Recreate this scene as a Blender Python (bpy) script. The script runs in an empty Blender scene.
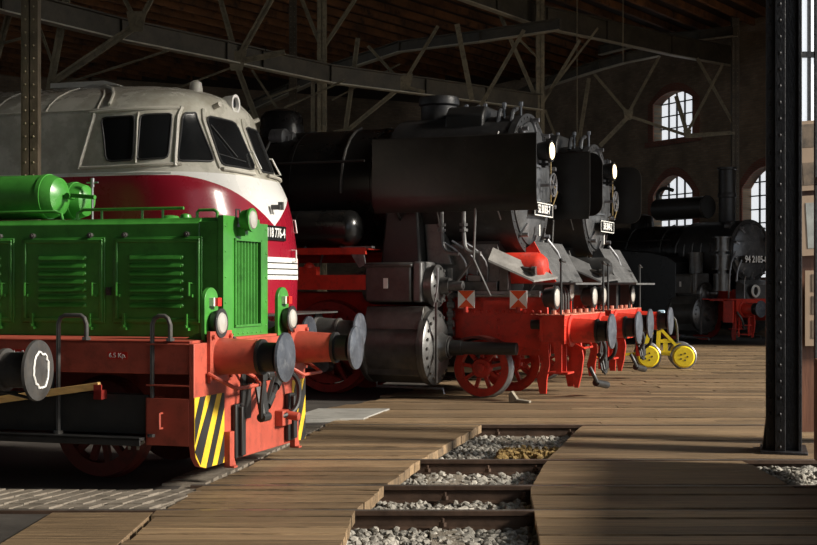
import bpy, bmesh, math, random
from mathutils import Vector, Matrix, noise
R = random.Random(7)
PI = math.pi
sc = bpy.context.scene
C = sc.collection

# ---------------------------------------------------------------- camera, sky, sun, exposure
cam = bpy.data.objects.new('camera', bpy.data.cameras.new('camera')); C.objects.link(cam)
cam.location = (0, 0, 1.65); cam.rotation_euler = (PI/2, 0, 0)
cam.data.lens = 36*1350/817; cam.data.sensor_width = 36; cam.data.sensor_fit = 'HORIZONTAL'
cam.data.shift_y = 12.5/817; cam.data.clip_end = 300
sc.camera = cam
W = bpy.data.worlds.new('sky'); sc.world = W; W.use_nodes = True
bg = W.node_tree.nodes['Background']
bg.inputs[0].default_value = (.86, .93, 1, 1); bg.inputs[1].default_value = .9
sd = bpy.data.lights.new('sun', 'SUN'); sd.energy = 8.2; sd.angle = math.radians(9); sd.color = (1, .93, .82)
sun = bpy.data.objects.new('sun', sd); C.objects.link(sun)
SDIR = Vector((.90, -.25, .42)).normalized()
sun.rotation_euler = SDIR.to_track_quat('Z', 'Y').to_euler()
vs = sc.view_settings
sc.display_settings.display_device = 'sRGB'
vs.view_transform = 'Standard'; vs.look = 'None'; vs.gamma = 1; vs.use_curve_mapping = False; vs.exposure = 0.0

# ---------------------------------------------------------------- helpers
def at(px, py, Y): return Vector(((px-408.5)/1350*Y, Y, 1.65-(py-285)/1350*Y))

class MB:
    def __init__(s): s.v = []; s.f = []; s.mi = []; s.m = 0; s.T = None
    def add(s, vs_, fs):
        n = len(s.v)
        for v in vs_:
            v = Vector(v); s.v.append(s.T @ v if s.T else v)
        for f in fs: s.f.append([n+i for i in f]); s.mi.append(s.m)
        return s
    def bx(s, x0, x1, y0, y1, z0, z1):
        return s.add([(x0,y0,z0),(x1,y0,z0),(x1,y1,z0),(x0,y1,z0),(x0,y0,z1),(x1,y0,z1),(x1,y1,z1),(x0,y1,z1)],
              [(0,3,2,1),(4,5,6,7),(0,1,5,4),(1,2,6,5),(2,3,7,6),(3,0,4,7)])
    def bar(s, a, b, w, h=None, up=(0,0,1)):
        a = Vector(a); b = Vector(b); h = h or w; d = (b-a).normalized(); up = Vector(up)
        if abs(d.dot(up)) > .98: up = Vector((0,1,0))
        x = d.cross(up).normalized()*w/2; z = x.cross(d).normalized()*h/2
        return s.add([a-x-z,a+x-z,a+x+z,a-x+z,b-x-z,b+x-z,b+x+z,b-x+z],
              [(0,3,2,1),(4,5,6,7),(0,1,5,4),(1,2,6,5),(2,3,7,6),(3,0,4,7)][::1])
    def lathe(s, o, ax, prof, n=24, cap=True):
        o = Vector(o); ax = Vector(ax).normalized()
        u = ax.orthogonal().normalized(); w = ax.cross(u)
        vs_ = []; fs = []
        for (t, r) in prof:
            for i in range(n):
                a = 2*PI*i/n; vs_.append(o+ax*t+(u*math.cos(a)+w*math.sin(a))*max(r, 1e-4))
        for k in range(len(prof)-1):
            for i in range(n):
                j = (i+1) % n; fs.append((k*n+i, k*n+j, (k+1)*n+j, (k+1)*n+i))
        if cap: fs.append(tuple(range(n))[::-1]); fs.append(tuple(range((len(prof)-1)*n, len(prof)*n)))
        return s.add(vs_, fs)
    def cyl(s, a, b, r, r1=None, n=20):
        a = Vector(a); b = Vector(b)
        return s.lathe(a, b-a, [(0, r), ((b-a).length, r if r1 is None else r1)], n)
    def ring(s, o, ax, Rr, r, n=32, m=8):
        prof = [(math.sin(2*PI*k/m)*r, Rr+math.cos(2*PI*k/m)*r) for k in range(m+1)]
        return s.lathe(o, ax, prof, n, cap=False)
    def tube(s, pts, r, n=8, smooth=0):
        pts = [Vector(p) for p in pts]
        for _ in range(smooth):
            q = [pts[0]]
            for i in range(len(pts)-1): q += [pts[i].lerp(pts[i+1], .25), pts[i].lerp(pts[i+1], .75)]
            pts = q+[pts[-1]]
        vs_ = []; fs = []; u = None
        for i, p in enumerate(pts):
            d = (pts[min(i+1, len(pts)-1)]-pts[max(i-1, 0)]).normalized()
            u = d.orthogonal() if u is None else (u-d*u.dot(d))
            u.normalize(); w = d.cross(u)
            for k in range(n):
                a = 2*PI*k/n; vs_.append(p+(u*math.cos(a)+w*math.sin(a))*r)
        for i in range(len(pts)-1):
            for k in range(n):
                j = (k+1) % n; fs.append((i*n+k, i*n+j, (i+1)*n+j, (i+1)*n+k))
        fs.append(tuple(range(n))[::-1]); fs.append(tuple(range((len(pts)-1)*n, len(pts)*n)))
        return s.add(vs_, fs)
    def prism(s, poly, ax, a0, a1):
        def mk(p, a):
            return {'x': (a, p[0], p[1]), 'y': (p[0], a, p[1]), 'z': (p[0], p[1], a)}[ax]
        n = len(poly)
        vs_ = [mk(p, a0) for p in poly]+[mk(p, a1) for p in poly]
        fs = [tuple(range(n))[::-1], tuple(range(n, 2*n))]+[(i, (i+1) % n, n+(i+1) % n, n+i) for i in range(n)]
        return s.add(vs_, fs)
    def ico(s, c, r, sx=1, sy=1, sz=1, rnd=0):
        t = (1+5**.5)/2
        V = [(-1,t,0),(1,t,0),(-1,-t,0),(1,-t,0),(0,-1,t),(0,1,t),(0,-1,-t),(0,1,-t),(t,0,-1),(t,0,1),(-t,0,-1),(-t,0,1)]
        F = [(0,11,5),(0,5,1),(0,1,7),(0,7,10),(0,10,11),(1,5,9),(5,11,4),(11,10,2),(10,7,6),(7,1,8),(3,9,4),(3,4,2),(3,2,6),(3,6,8),(3,8,9),(4,9,5),(2,4,11),(6,2,10),(8,6,7),(9,8,1)]
        k = r/1.9
        M_ = Matrix.Rotation(R.random()*6, 3, 'Z') @ Matrix.Rotation(R.random()*6, 3, 'X') if rnd else Matrix.Identity(3)
        vs_ = []
        for v in V:
            q = Vector((v[0]*sx, v[1]*sy, v[2]*sz))*k*(1+rnd*(R.random()-.5)); vs_.append(Vector(c)+M_ @ q)
        return s.add(vs_, F)
    def dome(s, o, ax, r, h, n=20):
        return s.lathe(o, ax, [(h*math.sin(a), r*math.cos(a)) for a in [PI/2*k/6 for k in range(7)]], n)
    def build(s, name, mats, parent=None, smooth=35, bevel=0, label=None):
        me = bpy.data.meshes.new(name); me.from_pydata([tuple(v) for v in s.v], [], s.f)
        if not isinstance(mats, (list, tuple)): mats = [mats]
        for m in mats: me.materials.append(m)
        bm = bmesh.new(); bm.from_mesh(me)
        bm.faces.ensure_lookup_table()
        for f, i in zip(bm.faces, s.mi): f.material_index = min(i, len(mats)-1)
        bmesh.ops.recalc_face_normals(bm, faces=bm.faces)
        bm.to_mesh(me); bm.free()
        if smooth:
            me.shade_smooth(); me.set_sharp_from_angle(angle=math.radians(smooth))
        o = bpy.data.objects.new(name, me); C.objects.link(o)
        if parent: o.parent = parent
        if bevel:
            b = o.modifiers.new('bevel', 'BEVEL'); b.width = bevel; b.segments = 2; b.limit_method = 'ANGLE'; b.angle_limit = math.radians(40)
        if label: o['label'] = label
        return o

def thing(name, label, cat, loc=(0,0,0), rz=0, group=None):
    o = bpy.data.objects.new(name, None); C.objects.link(o); o.empty_display_size = .3
    o.location = loc; o.rotation_euler = (0, 0, rz); o['label'] = label; o['category'] = cat
    if group: o['group'] = group
    return o
def tag(o, label, cat, group=None, kind=None):
    o['label'] = label; o['category'] = cat
    if group: o['group'] = group
    if kind: o['kind'] = kind
    return o
def struct(o, label=None):
    o['kind'] = 'structure'
    if label: o['label'] = label
    return o
def copy_tree(o, parent=None):
    c = o.copy(); C.objects.link(c)
    if parent: c.parent = parent
    for ch in list(o.children): copy_tree(ch, c)
    return c
def text(name, s, size, mat, parent, loc, face='x', depth=.004, bold=.0, xs=1):
    cu = bpy.data.curves.new('t', 'FONT'); cu.body = s; cu.size = size; cu.extrude = depth; cu.offset = bold
    cu.align_x = 'CENTER'; cu.align_y = 'CENTER'
    t = bpy.data.objects.new('t', cu); C.objects.link(t)
    bpy.context.view_layer.update()
    me = bpy.data.meshes.new_from_object(t.evaluated_get(bpy.context.evaluated_depsgraph_get()))
    C.objects.unlink(t); bpy.data.objects.remove(t)
    if face == 'x': M_ = Matrix(((0,0,1),(1,0,0),(0,1,0)))
    elif face == '-y': M_ = Matrix(((1,0,0),(0,0,-1),(0,1,0)))
    M_ = M_ @ Matrix(((xs,0,0),(0,1,0),(0,0,1)))
    for v in me.vertices: v.co = M_ @ v.co
    me.materials.clear(); me.materials.append(mat)
    o = bpy.data.objects.new(name, me); C.objects.link(o); o.location = loc
    if parent: o.parent = parent
    return o

# ---------------------------------------------------------------- materials
def mat(name, col, rough=.5, metal=0, var=.25, scale=3, bump=.0, dirt=None, dirt_amt=.5, stretch=None, spec=.5, coat=0, bscale=None, emit=None, estr=0, island=0):
    m = bpy.data.materials.new(name); m.use_nodes = True; nt = m.node_tree; N = nt.nodes; Lk = nt.links
    p = N['Principled BSDF']; p.inputs['Roughness'].default_value = rough; p.inputs['Metallic'].default_value = metal
    p.inputs['Specular IOR Level'].default_value = spec; p.inputs['Coat Weight'].default_value = coat; p.inputs['Coat Roughness'].default_value = .15
    tc = N.new('ShaderNodeTexCoord'); mp = N.new('ShaderNodeMapping'); Lk.new(tc.outputs['Object'], mp.inputs[0])
    if stretch: mp.inputs['Scale'].default_value = stretch
    nz = N.new('ShaderNodeTexNoise'); nz.inputs['Scale'].default_value = scale; nz.inputs['Detail'].default_value = 8; nz.inputs['Roughness'].default_value = .62
    Lk.new(mp.outputs[0], nz.inputs['Vector'])
    rp = N.new('ShaderNodeValToRGB'); rp.color_ramp.elements[0].position = .3; rp.color_ramp.elements[1].position = .72
    rp.color_ramp.elements[0].color = tuple(c*(1-var) for c in col)+(1,)
    rp.color_ramp.elements[1].color = tuple(min(1, c*(1+var)) for c in col)+(1,)
    Lk.new(nz.outputs['Fac'], rp.inputs[0]); out = rp.outputs[0]
    if dirt:
        n2 = N.new('ShaderNodeTexNoise'); n2.inputs['Scale'].default_value = scale*2.7; n2.inputs['Detail'].default_value = 10; n2.inputs['Roughness'].default_value = .7
        Lk.new(mp.outputs[0], n2.inputs['Vector'])
        r2 = N.new('ShaderNodeValToRGB'); r2.color_ramp.elements[0].position = .5; r2.color_ramp.elements[1].position = .68
        r2.color_ramp.elements[0].color = (0,0,0,1); r2.color_ramp.elements[1].color = (dirt_amt,)*3+(1,)
        Lk.new(n2.outputs['Fac'], r2.inputs[0])
        mx = N.new('ShaderNodeMix'); mx.data_type = 'RGBA'; Lk.new(r2.outputs[0], mx.inputs[0]); Lk.new(out, mx.inputs[6])
        mx.inputs[7].default_value = tuple(dirt)+(1,); out = mx.outputs[2]
    if island:
        gm = N.new('ShaderNodeNewGeometry'); mr = N.new('ShaderNodeMapRange'); mr.inputs[3].default_value = 1-island; mr.inputs[4].default_value = 1+island
        Lk.new(gm.outputs['Random Per Island'], mr.inputs[0])
        mm = N.new('ShaderNodeVectorMath'); mm.operation = 'SCALE'; Lk.new(out, mm.inputs[0]); Lk.new(mr.outputs[0], mm.inputs['Scale']); out = mm.outputs[0]
    Lk.new(out, p.inputs['Base Color'])
    mr2 = N.new('ShaderNodeMapRange'); mr2.inputs[3].default_value = max(.05, rough-.12); mr2.inputs[4].default_value = min(1, rough+.15)
    Lk.new(nz.outputs['Fac'], mr2.inputs[0]); Lk.new(mr2.outputs[0], p.inputs['Roughness'])
    if bump:
        b = N.new('ShaderNodeBump'); b.inputs['Strength'].default_value = bump; b.inputs['Distance'].default_value = .02
        n3 = N.new('ShaderNodeTexNoise'); n3.inputs['Scale'].default_value = bscale or scale*6; n3.inputs['Detail'].default_value = 6
        Lk.new(mp.outputs[0], n3.inputs['Vector']); Lk.new(n3.outputs['Fac'], b.inputs['Height']); Lk.new(b.outputs[0], p.inputs['Normal'])
    if emit:
        p.inputs['Emission Color'].default_value = tuple(emit)+(1,); p.inputs['Emission Strength'].default_value = estr
    return m
M = {}
M['green'] = mat('green paint', (.052,.245,.036), .32, 0, .22, 2.2, .05, dirt=(.015,.07,.012), dirt_amt=.45)
M['greenF'] = M['green']
M['frame_red'] = mat('shunter red oxide paint', (.42,.075,.045), .5, 0, .2, 3, .06, dirt=(.1,.03,.02), dirt_amt=.5)
M['loco_red'] = mat('bright loco red', (.56,.035,.018), .42, 0, .22, 3, .05, dirt=(.10,.02,.014), dirt_amt=.5)
M['wheel_red'] = mat('wheel red', (.33,.028,.02), .5, 0, .25, 4, .05, dirt=(.05,.012,.01), dirt_amt=.6)
M['dullred'] = mat('grimy wheel red', (.14,.022,.014), .6, 0, .3, 4, .05, dirt=(.03,.012,.01), dirt_amt=.7)
M['platewhite'] = mat('bright number paint', (.9,.89,.85), .5, 0, .04, 4)
M['signred'] = mat('orange red sign paint', (.85,.10,.02), .5, 0, .06, 5)
M['cherry'] = mat('cherry red coach paint', (.27,.008,.022), .22, 0, .12, 1.2, .015, coat=.4)
M['black'] = mat('sooty black steel', (.024,.0238,.0235), .42, .1, .4, 2.5, .1, dirt=(.05,.04,.03), dirt_amt=.3)
M['blackg'] = mat('glossy black paint', (.008,.008,.008), .28, 0, .3, 2, .03, dirt=(.035,.028,.022), dirt_amt=.3)
M['grime'] = mat('oily brown black steel', (.060,.058,.055), .40, .2, .45, 4, .12, dirt=(.11,.085,.06), dirt_amt=.4)
M['steel'] = mat('bare worn steel', (.26,.26,.27), .38, .75, .35, 6, .06, dirt=(.10,.09,.08), dirt_amt=.5)
M['greasy'] = mat('greased buffer face steel', (.10,.112,.135), .40, .5, .4, 5, .05, dirt=(.34,.35,.36), dirt_amt=.4)
M['greymetal'] = mat('grey painted plate', (.15,.15,.148), .45, .4, .3, 4, .06, dirt=(.05,.045,.04), dirt_amt=.5)
M['white'] = mat('white paint', (.75,.74,.70), .5, 0, .08, 4)
M['cream'] = mat('aged cream white paint', (.50,.475,.41), .42, 0, .14, 1.6, .03, dirt=(.26,.23,.17), dirt_amt=.5)
M['yellow'] = mat('warning yellow', (.78,.50,.03), .45, 0, .1, 5, dirt=(.25,.15,.03), dirt_amt=.3)
M['cartyel'] = mat('trolley yellow paint', (.80,.60,.02), .38, 0, .08, 5, dirt=(.3,.2,.03), dirt_amt=.25)
M['stripeblk'] = mat('warning black', (.02,.02,.02), .45, 0, .2, 5)
M['glass'] = mat('dark cab glass', (.008,.009,.010), .06, 0, .3, 2, spec=.8)
M['lens'] = mat('clear lamp lens', (.42,.40,.36), .12, 0, .1, 8, spec=.8)
M['lamp_on'] = mat('lit warm lamp lens', (1,.9,.7), .3, 0, .05, 8, emit=(1, .72, .36), estr=2.2)
M['rubber'] = mat('black rubber', (.016,.016,.016), .55, 0, .3, 6)
M['redlens'] = mat('red marker lens', (.55,.02,.01), .3)
M['iron'] = mat('riveted dark iron', (.022,.021,.022), .42, .35, .4, 5, .25, dirt=(.08,.075,.07), dirt_amt=.35)
M['truss'] = mat('old painted truss steel', (.24,.20,.125), .55, .2, .35, 3, .1, dirt=(.035,.026,.02), dirt_amt=.6)
M['flange'] = mat('flange steel with painted light', (.42,.38,.29), .5, .2, .25, 3)  # paler than the girder: light along the lower edge put into the colour
M['dkpost'] = mat('dark brown post steel', (.10,.078,.052), .5, .3, .35, 4, .1)
M['girder'] = mat('girder steel', (.08,.067,.046), .6, .2, .35, 2, .1, dirt=(.03,.024,.02), dirt_amt=.5)
M['brickdark'] = None
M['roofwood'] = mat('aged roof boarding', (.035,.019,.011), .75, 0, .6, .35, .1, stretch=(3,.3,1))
M['joist'] = mat('joist timber with painted lit streaks', (.20,.085,.03), .7, 0, .6, .6, .1, dirt=(.015,.010,.007), dirt_amt=1.0)  # orange patches on near-black: lit streaks and shade put into the colour
M['plank'] = mat('weathered floor plank', (.25,.168,.092), .55, 0, .6, 2.4, .9, dirt=(.045,.028,.018), dirt_amt=.95, stretch=(.4, 13, 3), bscale=7, island=.38)
M['concrete'] = mat('worn concrete', (.27,.26,.235), .8, 0, .25, 2, .2, dirt=(.13,.12,.10), dirt_amt=.5)
M['darkfloor'] = mat('oily dark floor', (.045,.038,.032), .7, 0, .4, 2, .2)
M['outside'] = mat('yard concrete', (.30,.28,.25), .8, 0, .2, 1)
M['rail'] = mat('rusty rail', (.075,.045,.03), .55, .5, .4, 4, .15, dirt=(.03,.02,.015), dirt_amt=.5)
M['railtop'] = mat('polished rail head', (.30,.27,.24), .35, .8, .2, 4)
M['stone'] = mat('ballast stone', (.24,.222,.19), .8, 0, .3, 8, .2, dirt=(.10,.085,.065), dirt_amt=.4, island=.45)
M['moss'] = mat('dry moss', (.18,.115,.035), .95, 0, .5, 12, .6)
M['sleeper'] = mat('old timber sleeper', (.20,.17,.13), .85, 0, .35, 3, .4, stretch=(8, 1, 1))
M['setts'] = mat('worn grooved paving', (.19,.16,.125), .6, 0, .4, 3, .3, dirt=(.25,.23,.20), dirt_amt=.35)
M['newwood'] = mat('fresh timber pole', (.85,.52,.19), .5, 0, .2, 3, .1, stretch=(1, 6, 6), dirt=(.3,.15,.05), dirt_amt=.4)
M['bluetool'] = mat('blue tin', (.02,.12,.19), .45)
M['paleblue'] = mat('pale blue paint', (.42,.60,.72), .4)
M['board'] = mat('brown varnished board', (.13,.048,.022), .5, 0, .35, 2, .1, stretch=(6, 1, .6))
M['windowlight'] = mat('daylit frosted window glass', (.9,.92,.95), .5, 0, .02, 2, emit=(.93,.96,1), estr=.8)
M['paper'] = mat('poster paper', (.30,.21,.14), .6, 0, .12, 4)
M['photo_dark'] = mat('sepia photo print', (.12,.085,.055), .5, 0, .7, 9)
M['photo_sky'] = mat('grey photo print', (.28,.29,.27), .5, 0, .4, 7)

def brick(name, c1, c2, mortar, sc_=6):
    m = bpy.data.materials.new(name); m.use_nodes = True; N = m.node_tree.nodes; Lk = m.node_tree.links
    p = N['Principled BSDF']; p.inputs['Roughness'].default_value = .85
    tc = N.new('ShaderNodeTexCoord'); mp = N.new('ShaderNodeMapping'); Lk.new(tc.outputs['Object'], mp.inputs[0])
    mp.inputs['Rotation'].default_value = (PI/2, 0, 0)
    b = N.new('ShaderNodeTexBrick'); b.inputs['Scale'].default_value = sc_
    b.inputs['Brick Width'].default_value = 1.5; b.inputs['Row Height'].default_value = .48; b.inputs['Mortar Size'].default_value = .05
    b.inputs['Color1'].default_value = c1+(1,); b.inputs['Color2'].default_value = c2+(1,); b.inputs['Mortar'].default_value = mortar+(1,)
    Lk.new(mp.outputs[0], b.inputs['Vector']); 
    nz = N.new('ShaderNodeTexNoise'); nz.inputs['Scale'].default_value = 1.2; nz.inputs['Detail'].default_value = 8; Lk.new(mp.outputs[0], nz.inputs['Vector'])
    mr = N.new('ShaderNodeMapRange'); mr.inputs[3].default_value = .3; mr.inputs[4].default_value = 1.5; Lk.new(nz.outputs['Fac'], mr.inputs[0])
    mm = N.new('ShaderNodeVectorMath'); mm.operation = 'SCALE'; Lk.new(b.outputs['Color'], mm.inputs[0]); Lk.new(mr.outputs[0], mm.inputs['Scale'])
    Lk.new(mm.outputs[0], p.inputs['Base Color'])
    bp = N.new('ShaderNodeBump'); bp.inputs['Strength'].default_value = .5; bp.inputs['Distance'].default_value = .02; Lk.new(b.outputs['Fac'], bp.inputs['Height']); bp.invert = True
    Lk.new(bp.outputs[0], p.inputs['Normal'])
    return m
M['brick'] = brick('old sooty brick', (.24,.16,.10), (.31,.22,.14), (.19,.17,.13))
M['brickred'] = brick('red brick reveal', (.30,.09,.05), (.24,.08,.05), (.2,.17,.14), 8)

# ================================================================ STRUCTURE
# ---- ground slabs
b = MB(); b.bx(-40, 60, -12, 90, -.40, -.24); struct(b.build('floor', M['darkfloor'], smooth=0), 'dark earth floor under everything')
PIT = [(.87,16.03),(2.06,16.03),(1.0,11.0),(.86,8.0),(-.42,8.0),(-.37,9.81),(-.19,11.14),(.11,12.73)]
# dark oily slab everywhere but the pit and the gravel strip at the column
b = MB()
b.bx(-40, -1.2, 16.0, 90, -.24, -.03); b.bx(-1.2, 60, 16.0, 90, -.24, -.03); b.bx(-40, -1.9, -12, 16.0, -.24, -.03); b.bx(-1.9, 60, -12, 7.6, -.24, -.03)
struct(b.build('floor', M['darkfloor'], smooth=0), 'oily dark floor slab under the engines')
b = MB(); b.bx(6, 60, -12, 15.9, -.24, -.05); struct(b.build('floor', M['outside'], smooth=0), 'concrete yard outside the gates')

# ---- plank decks
def clipx(poly, y):
    xs = []
    for i in range(len(poly)):
        (x0, y0), (x1, y1) = poly[i], poly[(i+1) % len(poly)]
        if (y0-y)*(y1-y) < 0: xs.append(x0+(x1-x0)*(y-y0)/(y1-y0))
    xs.sort(); return xs
RAILY = [9.94, 11.16, 12.8, 15.97]
def plank_rows(y0, y1, w):
    rows = []; cuts = [y0]+[r for r in RAILY if y0 < r < y1]+[y1]
    for a, c in zip(cuts[:-1], cuts[1:]):
        a2 = a+(.05 if a in RAILY else 0); c2 = c-(.05 if c in RAILY else 0)
        n = max(1, round((c2-a2)/w)); 
        for k in range(n): rows.append((a2+(c2-a2)*k/n, a2+(c2-a2)*(k+1)/n))
    return rows
def deck(b, rows, left, right, gap=.022, jag=.03, seg=5.0):
    for (ya, yb) in rows:
        y = (ya+yb)/2; j1, j2 = R.uniform(-jag, jag), R.uniform(-jag, jag)*.3; xa = left(y)+j1; xb = right(y)+j2
        la, lb, ra, rb2 = left(ya)-left(y), left(yb)-left(y), right(ya)-right(y), right(yb)-right(y)
        if xb-xa < .1: continue
        cuts = [xa]; x = xa+R.uniform(.5, 1)*seg
        while x < xb-.6: cuts.append(x); x += R.uniform(.6, 1)*seg
        cuts.append(xb)
        for p, q in zip(cuts[:-1], cuts[1:]):
            dz = R.uniform(-.008, .003); t = R.uniform(-.004, .004); g = gap*R.uniform(.5, 1.6)
            sl = lambda yy: 0
            vs_ = []
            for zz in (-.09, None):
                e0 = (la, lb) if p == xa else (0, 0); e1 = (ra, rb2) if q == xb else (0, 0)
                for (x_, y_) in ((p+.004+e0[0], ya+g/2), (q-.004+e1[0], ya+g/2), (q-.004+e1[1], yb-g/2), (p+.004+e0[1], yb-g/2)):
                    vs_.append((x_, y_, -.09 if zz else dz+(t if y_ > y else -t)))
            b.add(vs_, [(0,3,2,1),(4,5,6,7),(0,1,5,4),(1,2,6,5),(2,3,7,6),(3,0,4,7)])
def lerpf(pts):
    def f(y):
        if y <= pts[0][0]: return pts[0][1]
        for (a, xa), (c, xc) in zip(pts[:-1], pts[1:]):
            if y <= c: return xa+(xc-xa)*(y-a)/(c-a)
        return pts[-1][1]
    return f
leftedge = lerpf([(7.6,-1.8),(9.86,-1.83),(11.4,-1.63),(12.0,-1.5),(15.97,-.93)])
pitL = lerpf([(7.6,-.42),(8.57,-.42),(9.81,-.40),(11.14,-.19),(12.73,.11),(15.97,.87)])
pitR = lerpf([(7.6,.70),(8.57,.83),(9.9,.92),(10.92,.98),(12.73,1.30),(15.97,2.06)])
gravR = lerpf([(7.6,3.3),(10.4,3.3),(11.6,3.3),(16,3.9)])
b = MB()
deck(b, plank_rows(7.6, 15.97, .24), leftedge, pitL, seg=9)
struct(b.build('floor', M['plank'], smooth=0), 'plank deck left of the ballast pit')
b = MB()
rt = lerpf([(7.6,6),(11.0,6),(11.01,3.35),(15.97,3.35)])
deck(b, plank_rows(7.6, 11.0, .34)+plank_rows(11.0, 15.97, .38), pitR, lambda y: 6.0 if y < 10.9 else (3.15 if y < 12.85 else 6.0), jag=.004, seg=9)
struct(b.build('floor', M['plank'], smooth=0), 'plank deck right of the ballast pit')
# far decks, laid parallel to the tracks they serve
def far_deck(lab, ox, oy, ang, L0, L1, w, rowlen, pl=.30, jag=.02):
    b = MB(); rows = [(k*pl, (k+1)*pl) for k in range(int(w/pl))]
    deck(b, rows, lambda y: L0, lambda y: L1, jag=jag, seg=rowlen, gap=.03)
    a = math.radians(-ang); b2 = MB()
    for v in b.v:
        x, y, z = v; b2.v.append(Vector((ox+x*math.cos(a)-y*math.sin(a), oy+x*math.sin(a)+y*math.cos(a), z)))
    b2.f = b.f; b2.mi = b.mi
    return struct(b2.build('floor', M['plank'], smooth=0), lab)
b = MB(); deck(b, plank_rows(16.02, 17.6, .26), lambda y: -1.0+(y-16)*.2, lambda y: 8, seg=6)
struct(b.build('floor', M['plank'], smooth=0), 'plank deck behind the pit')
b = MB()
rows = [(17.6+k*.33, 17.6+(k+1)*.33) for k in range(62)]
def dl(y): return -.2+(y-17.6)*.42 if y < 19 else .4+(y-19)*.30
T = MB(); deck(T, rows, lambda y: dl(y)-1.0, lambda y: 14+ (y-17)*.5, seg=5, gap=.035, jag=.1)
for v in T.v: b.v.append(Vector((v.x, v.y+.0-(v.x-2)*.10*min(1, max(0, (v.y-17.6)/4)), v.z)))
b.f = T.f; b.mi = T.mi
struct(b.build('floor', M['plank'], smooth=0), 'long plank deck running back towards the far engine')
# concrete plates
b = MB(); b.prism([(-1.55,16.35),(-.55,16.6),(-.25,17.9),(-1.2,17.9)], 'z', -.03, .015); struct(b.build('floor', M['concrete'], smooth=0, bevel=.006), 'light concrete slab between the green and dark engines')
b = MB(); b.prism([(-2.64,7.6),(-1.86,7.6),(-1.86,9.85),(-2.60,9.85)], 'z', -.24, -.008); struct(b.build('floor', M['plank'], smooth=0, bevel=.006), 'worn brown slab at the left edge of the deck')
# grooved paving left of the deck
b = MB(); b.bx(-8, -1.9, 10.02, 11.9, -.24, -.045)
b.prism([(-1.9,9.9),(-1.66,11.4),(-1.52,12.0),(-.97,15.97),(-1.9,15.97)], 'z', -.24, -.03)
x = -7.0
while x < -1.9:
    for k in range(5):
        y0 = 10.08+k*.19; xx = x+k*.06
        b.prism([(xx, y0), (xx+.115, y0+.0), (xx+.175, y0+.17), (xx+.06, y0+.17)], 'z', -.05, -.012+R.uniform(-.006, .006))
    x += .15
for k in range(22):
    y0 = 11.3+k*.21; xl = leftedge(y0)-.42
    b.prism([(xl, y0), (xl+.36, y0+.02), (xl+.38, y0+.185), (xl+.03, y0+.175)], 'z', -.05, -.006+R.uniform(-.006, .006))
struct(b.build('floor', M['setts'], smooth=0), 'grooved stone setts left of the deck')

# ---- ballast
def inpoly(x, y): return pitL(y)-.05 < x < pitR(y)+.03 and 7.8 < y < 16.0
b = MB()
def stones(b, n, fx, zb=-.165, r0=.018, r1=.038):
    k = 0
    while k < n:
        x, y, ok = fx()
        if not ok: continue
        r = R.uniform(r0, r1); b.ico((x, y, zb+R.uniform(-.01, .03)), r*1.3, 1, R.uniform(.6, 1), R.uniform(.5, .9), rnd=.35); k += 1
def f1():
    x = R.uniform(-.5, 2.1); y = R.uniform(7.8, 16.0)
    return x, y, inpoly(x, y) and not any(abs(y-r) < .07 for r in RAILY)
b.bx(-1.9, 6, 7.6, 15.9, -.24, -.175)
stones(b, 5200, f1)
def f2():
    x = R.uniform(3.1, 4.8); y = R.uniform(10.9, 12.85); return x, y, not any(abs(y-r) < .07 for r in RAILY)
stones(b, 1700, f2, zb=-.10)
tag(b.build('ballast', M['stone'], smooth=0), 'grey crushed stone ballast lying between the pit rails', 'gravel', kind='stuff')
b = MB()
for k in range(700):
    x = R.uniform(.92, 1.5); y = R.gauss(13.7, .22)
    if y < 13.2 or y > 14.4: continue
    b.ico((x+(y-13.7)*.1, y, -.13+R.uniform(0, .08)), R.uniform(.02, .05), 1, 1, .7, rnd=.5)
tag(b.build('moss', M['moss'], smooth=0), 'brown dry moss growing on the ballast behind the second rail', 'moss', kind='stuff')
# sleepers in the pit
def sleeper(x, y0, y1, lab, w=.24):
    b = MB(); b.bx(x-w/2, x+w/2, y0, y1, -.24, -.128); return tag(b.build('railway_sleeper', M['sleeper'], smooth=0, bevel=.008), lab, 'sleeper', 'sleepers in the ballast pit')
sleeper(.27, 8.0, 9.78, 'grey timber sleeper in front of the nearest pit rail')
sleeper(.33, 11.28, 12.7, 'weathered sleeper between the third and fourth rails from the front', .34)
sleeper(1.30, 12.95, 15.85, 'weathered sleeper beside the moss behind the second farthest rail', .5)
# exposed rails
def rail_section(): # half profile (y, z), head at z=0
    h = .15
    return [(-.065,-h),(.065,-h),(.065,-h+.012),(.012,-h+.03),(.010,-.045),(.034,-.036),(.034,-.006),(.028,0),(-.028,0),(-.034,-.006),(-.034,-.036),(-.010,-.045),(-.012,-h+.03),(-.065,-h+.012)]
def rail(p0, p1, label, z=-.004, bolts=(), grp=None):
    p0 = Vector((p0[0], p0[1], 0)); p1 = Vector((p1[0], p1[1], 0)); L = (p1-p0).length; a = math.atan2(p1.y-p0.y, p1.x-p0.x)
    root = thing('rail', label, 'rail', (p0.x, p0.y, z), a, grp)
    b = MB(); s = rail_section(); b.prism(s, 'x', 0, L)
    for i, f in enumerate(b.f): b.mi[i] = 1 if set(f) >= {7, 8} and len(f) == 4 else 0
    b.build('rail_bar', [M['rail'], M['railtop']], root, smooth=30)
    for bx_ in bolts:
        b = MB()
        b.bx(bx_-.09, bx_+.09, -.13, .13, -.155, -.135)
        for sy in (-1, 1):
            b.bx(bx_-.045, bx_+.045, sy*.05 if sy > 0 else -.11, .11 if sy > 0 else -.05, -.137, -.11)
            b.cyl((bx_, sy*.085, -.13), (bx_, sy*.085, -.045), .012, n=8); b.cyl((bx_, sy*.085, -.105), (bx_, sy*.085, -.075), .028, n=6)
        b.build('rail_fastening', M['rail'], root, smooth=30)
    return root
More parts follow.
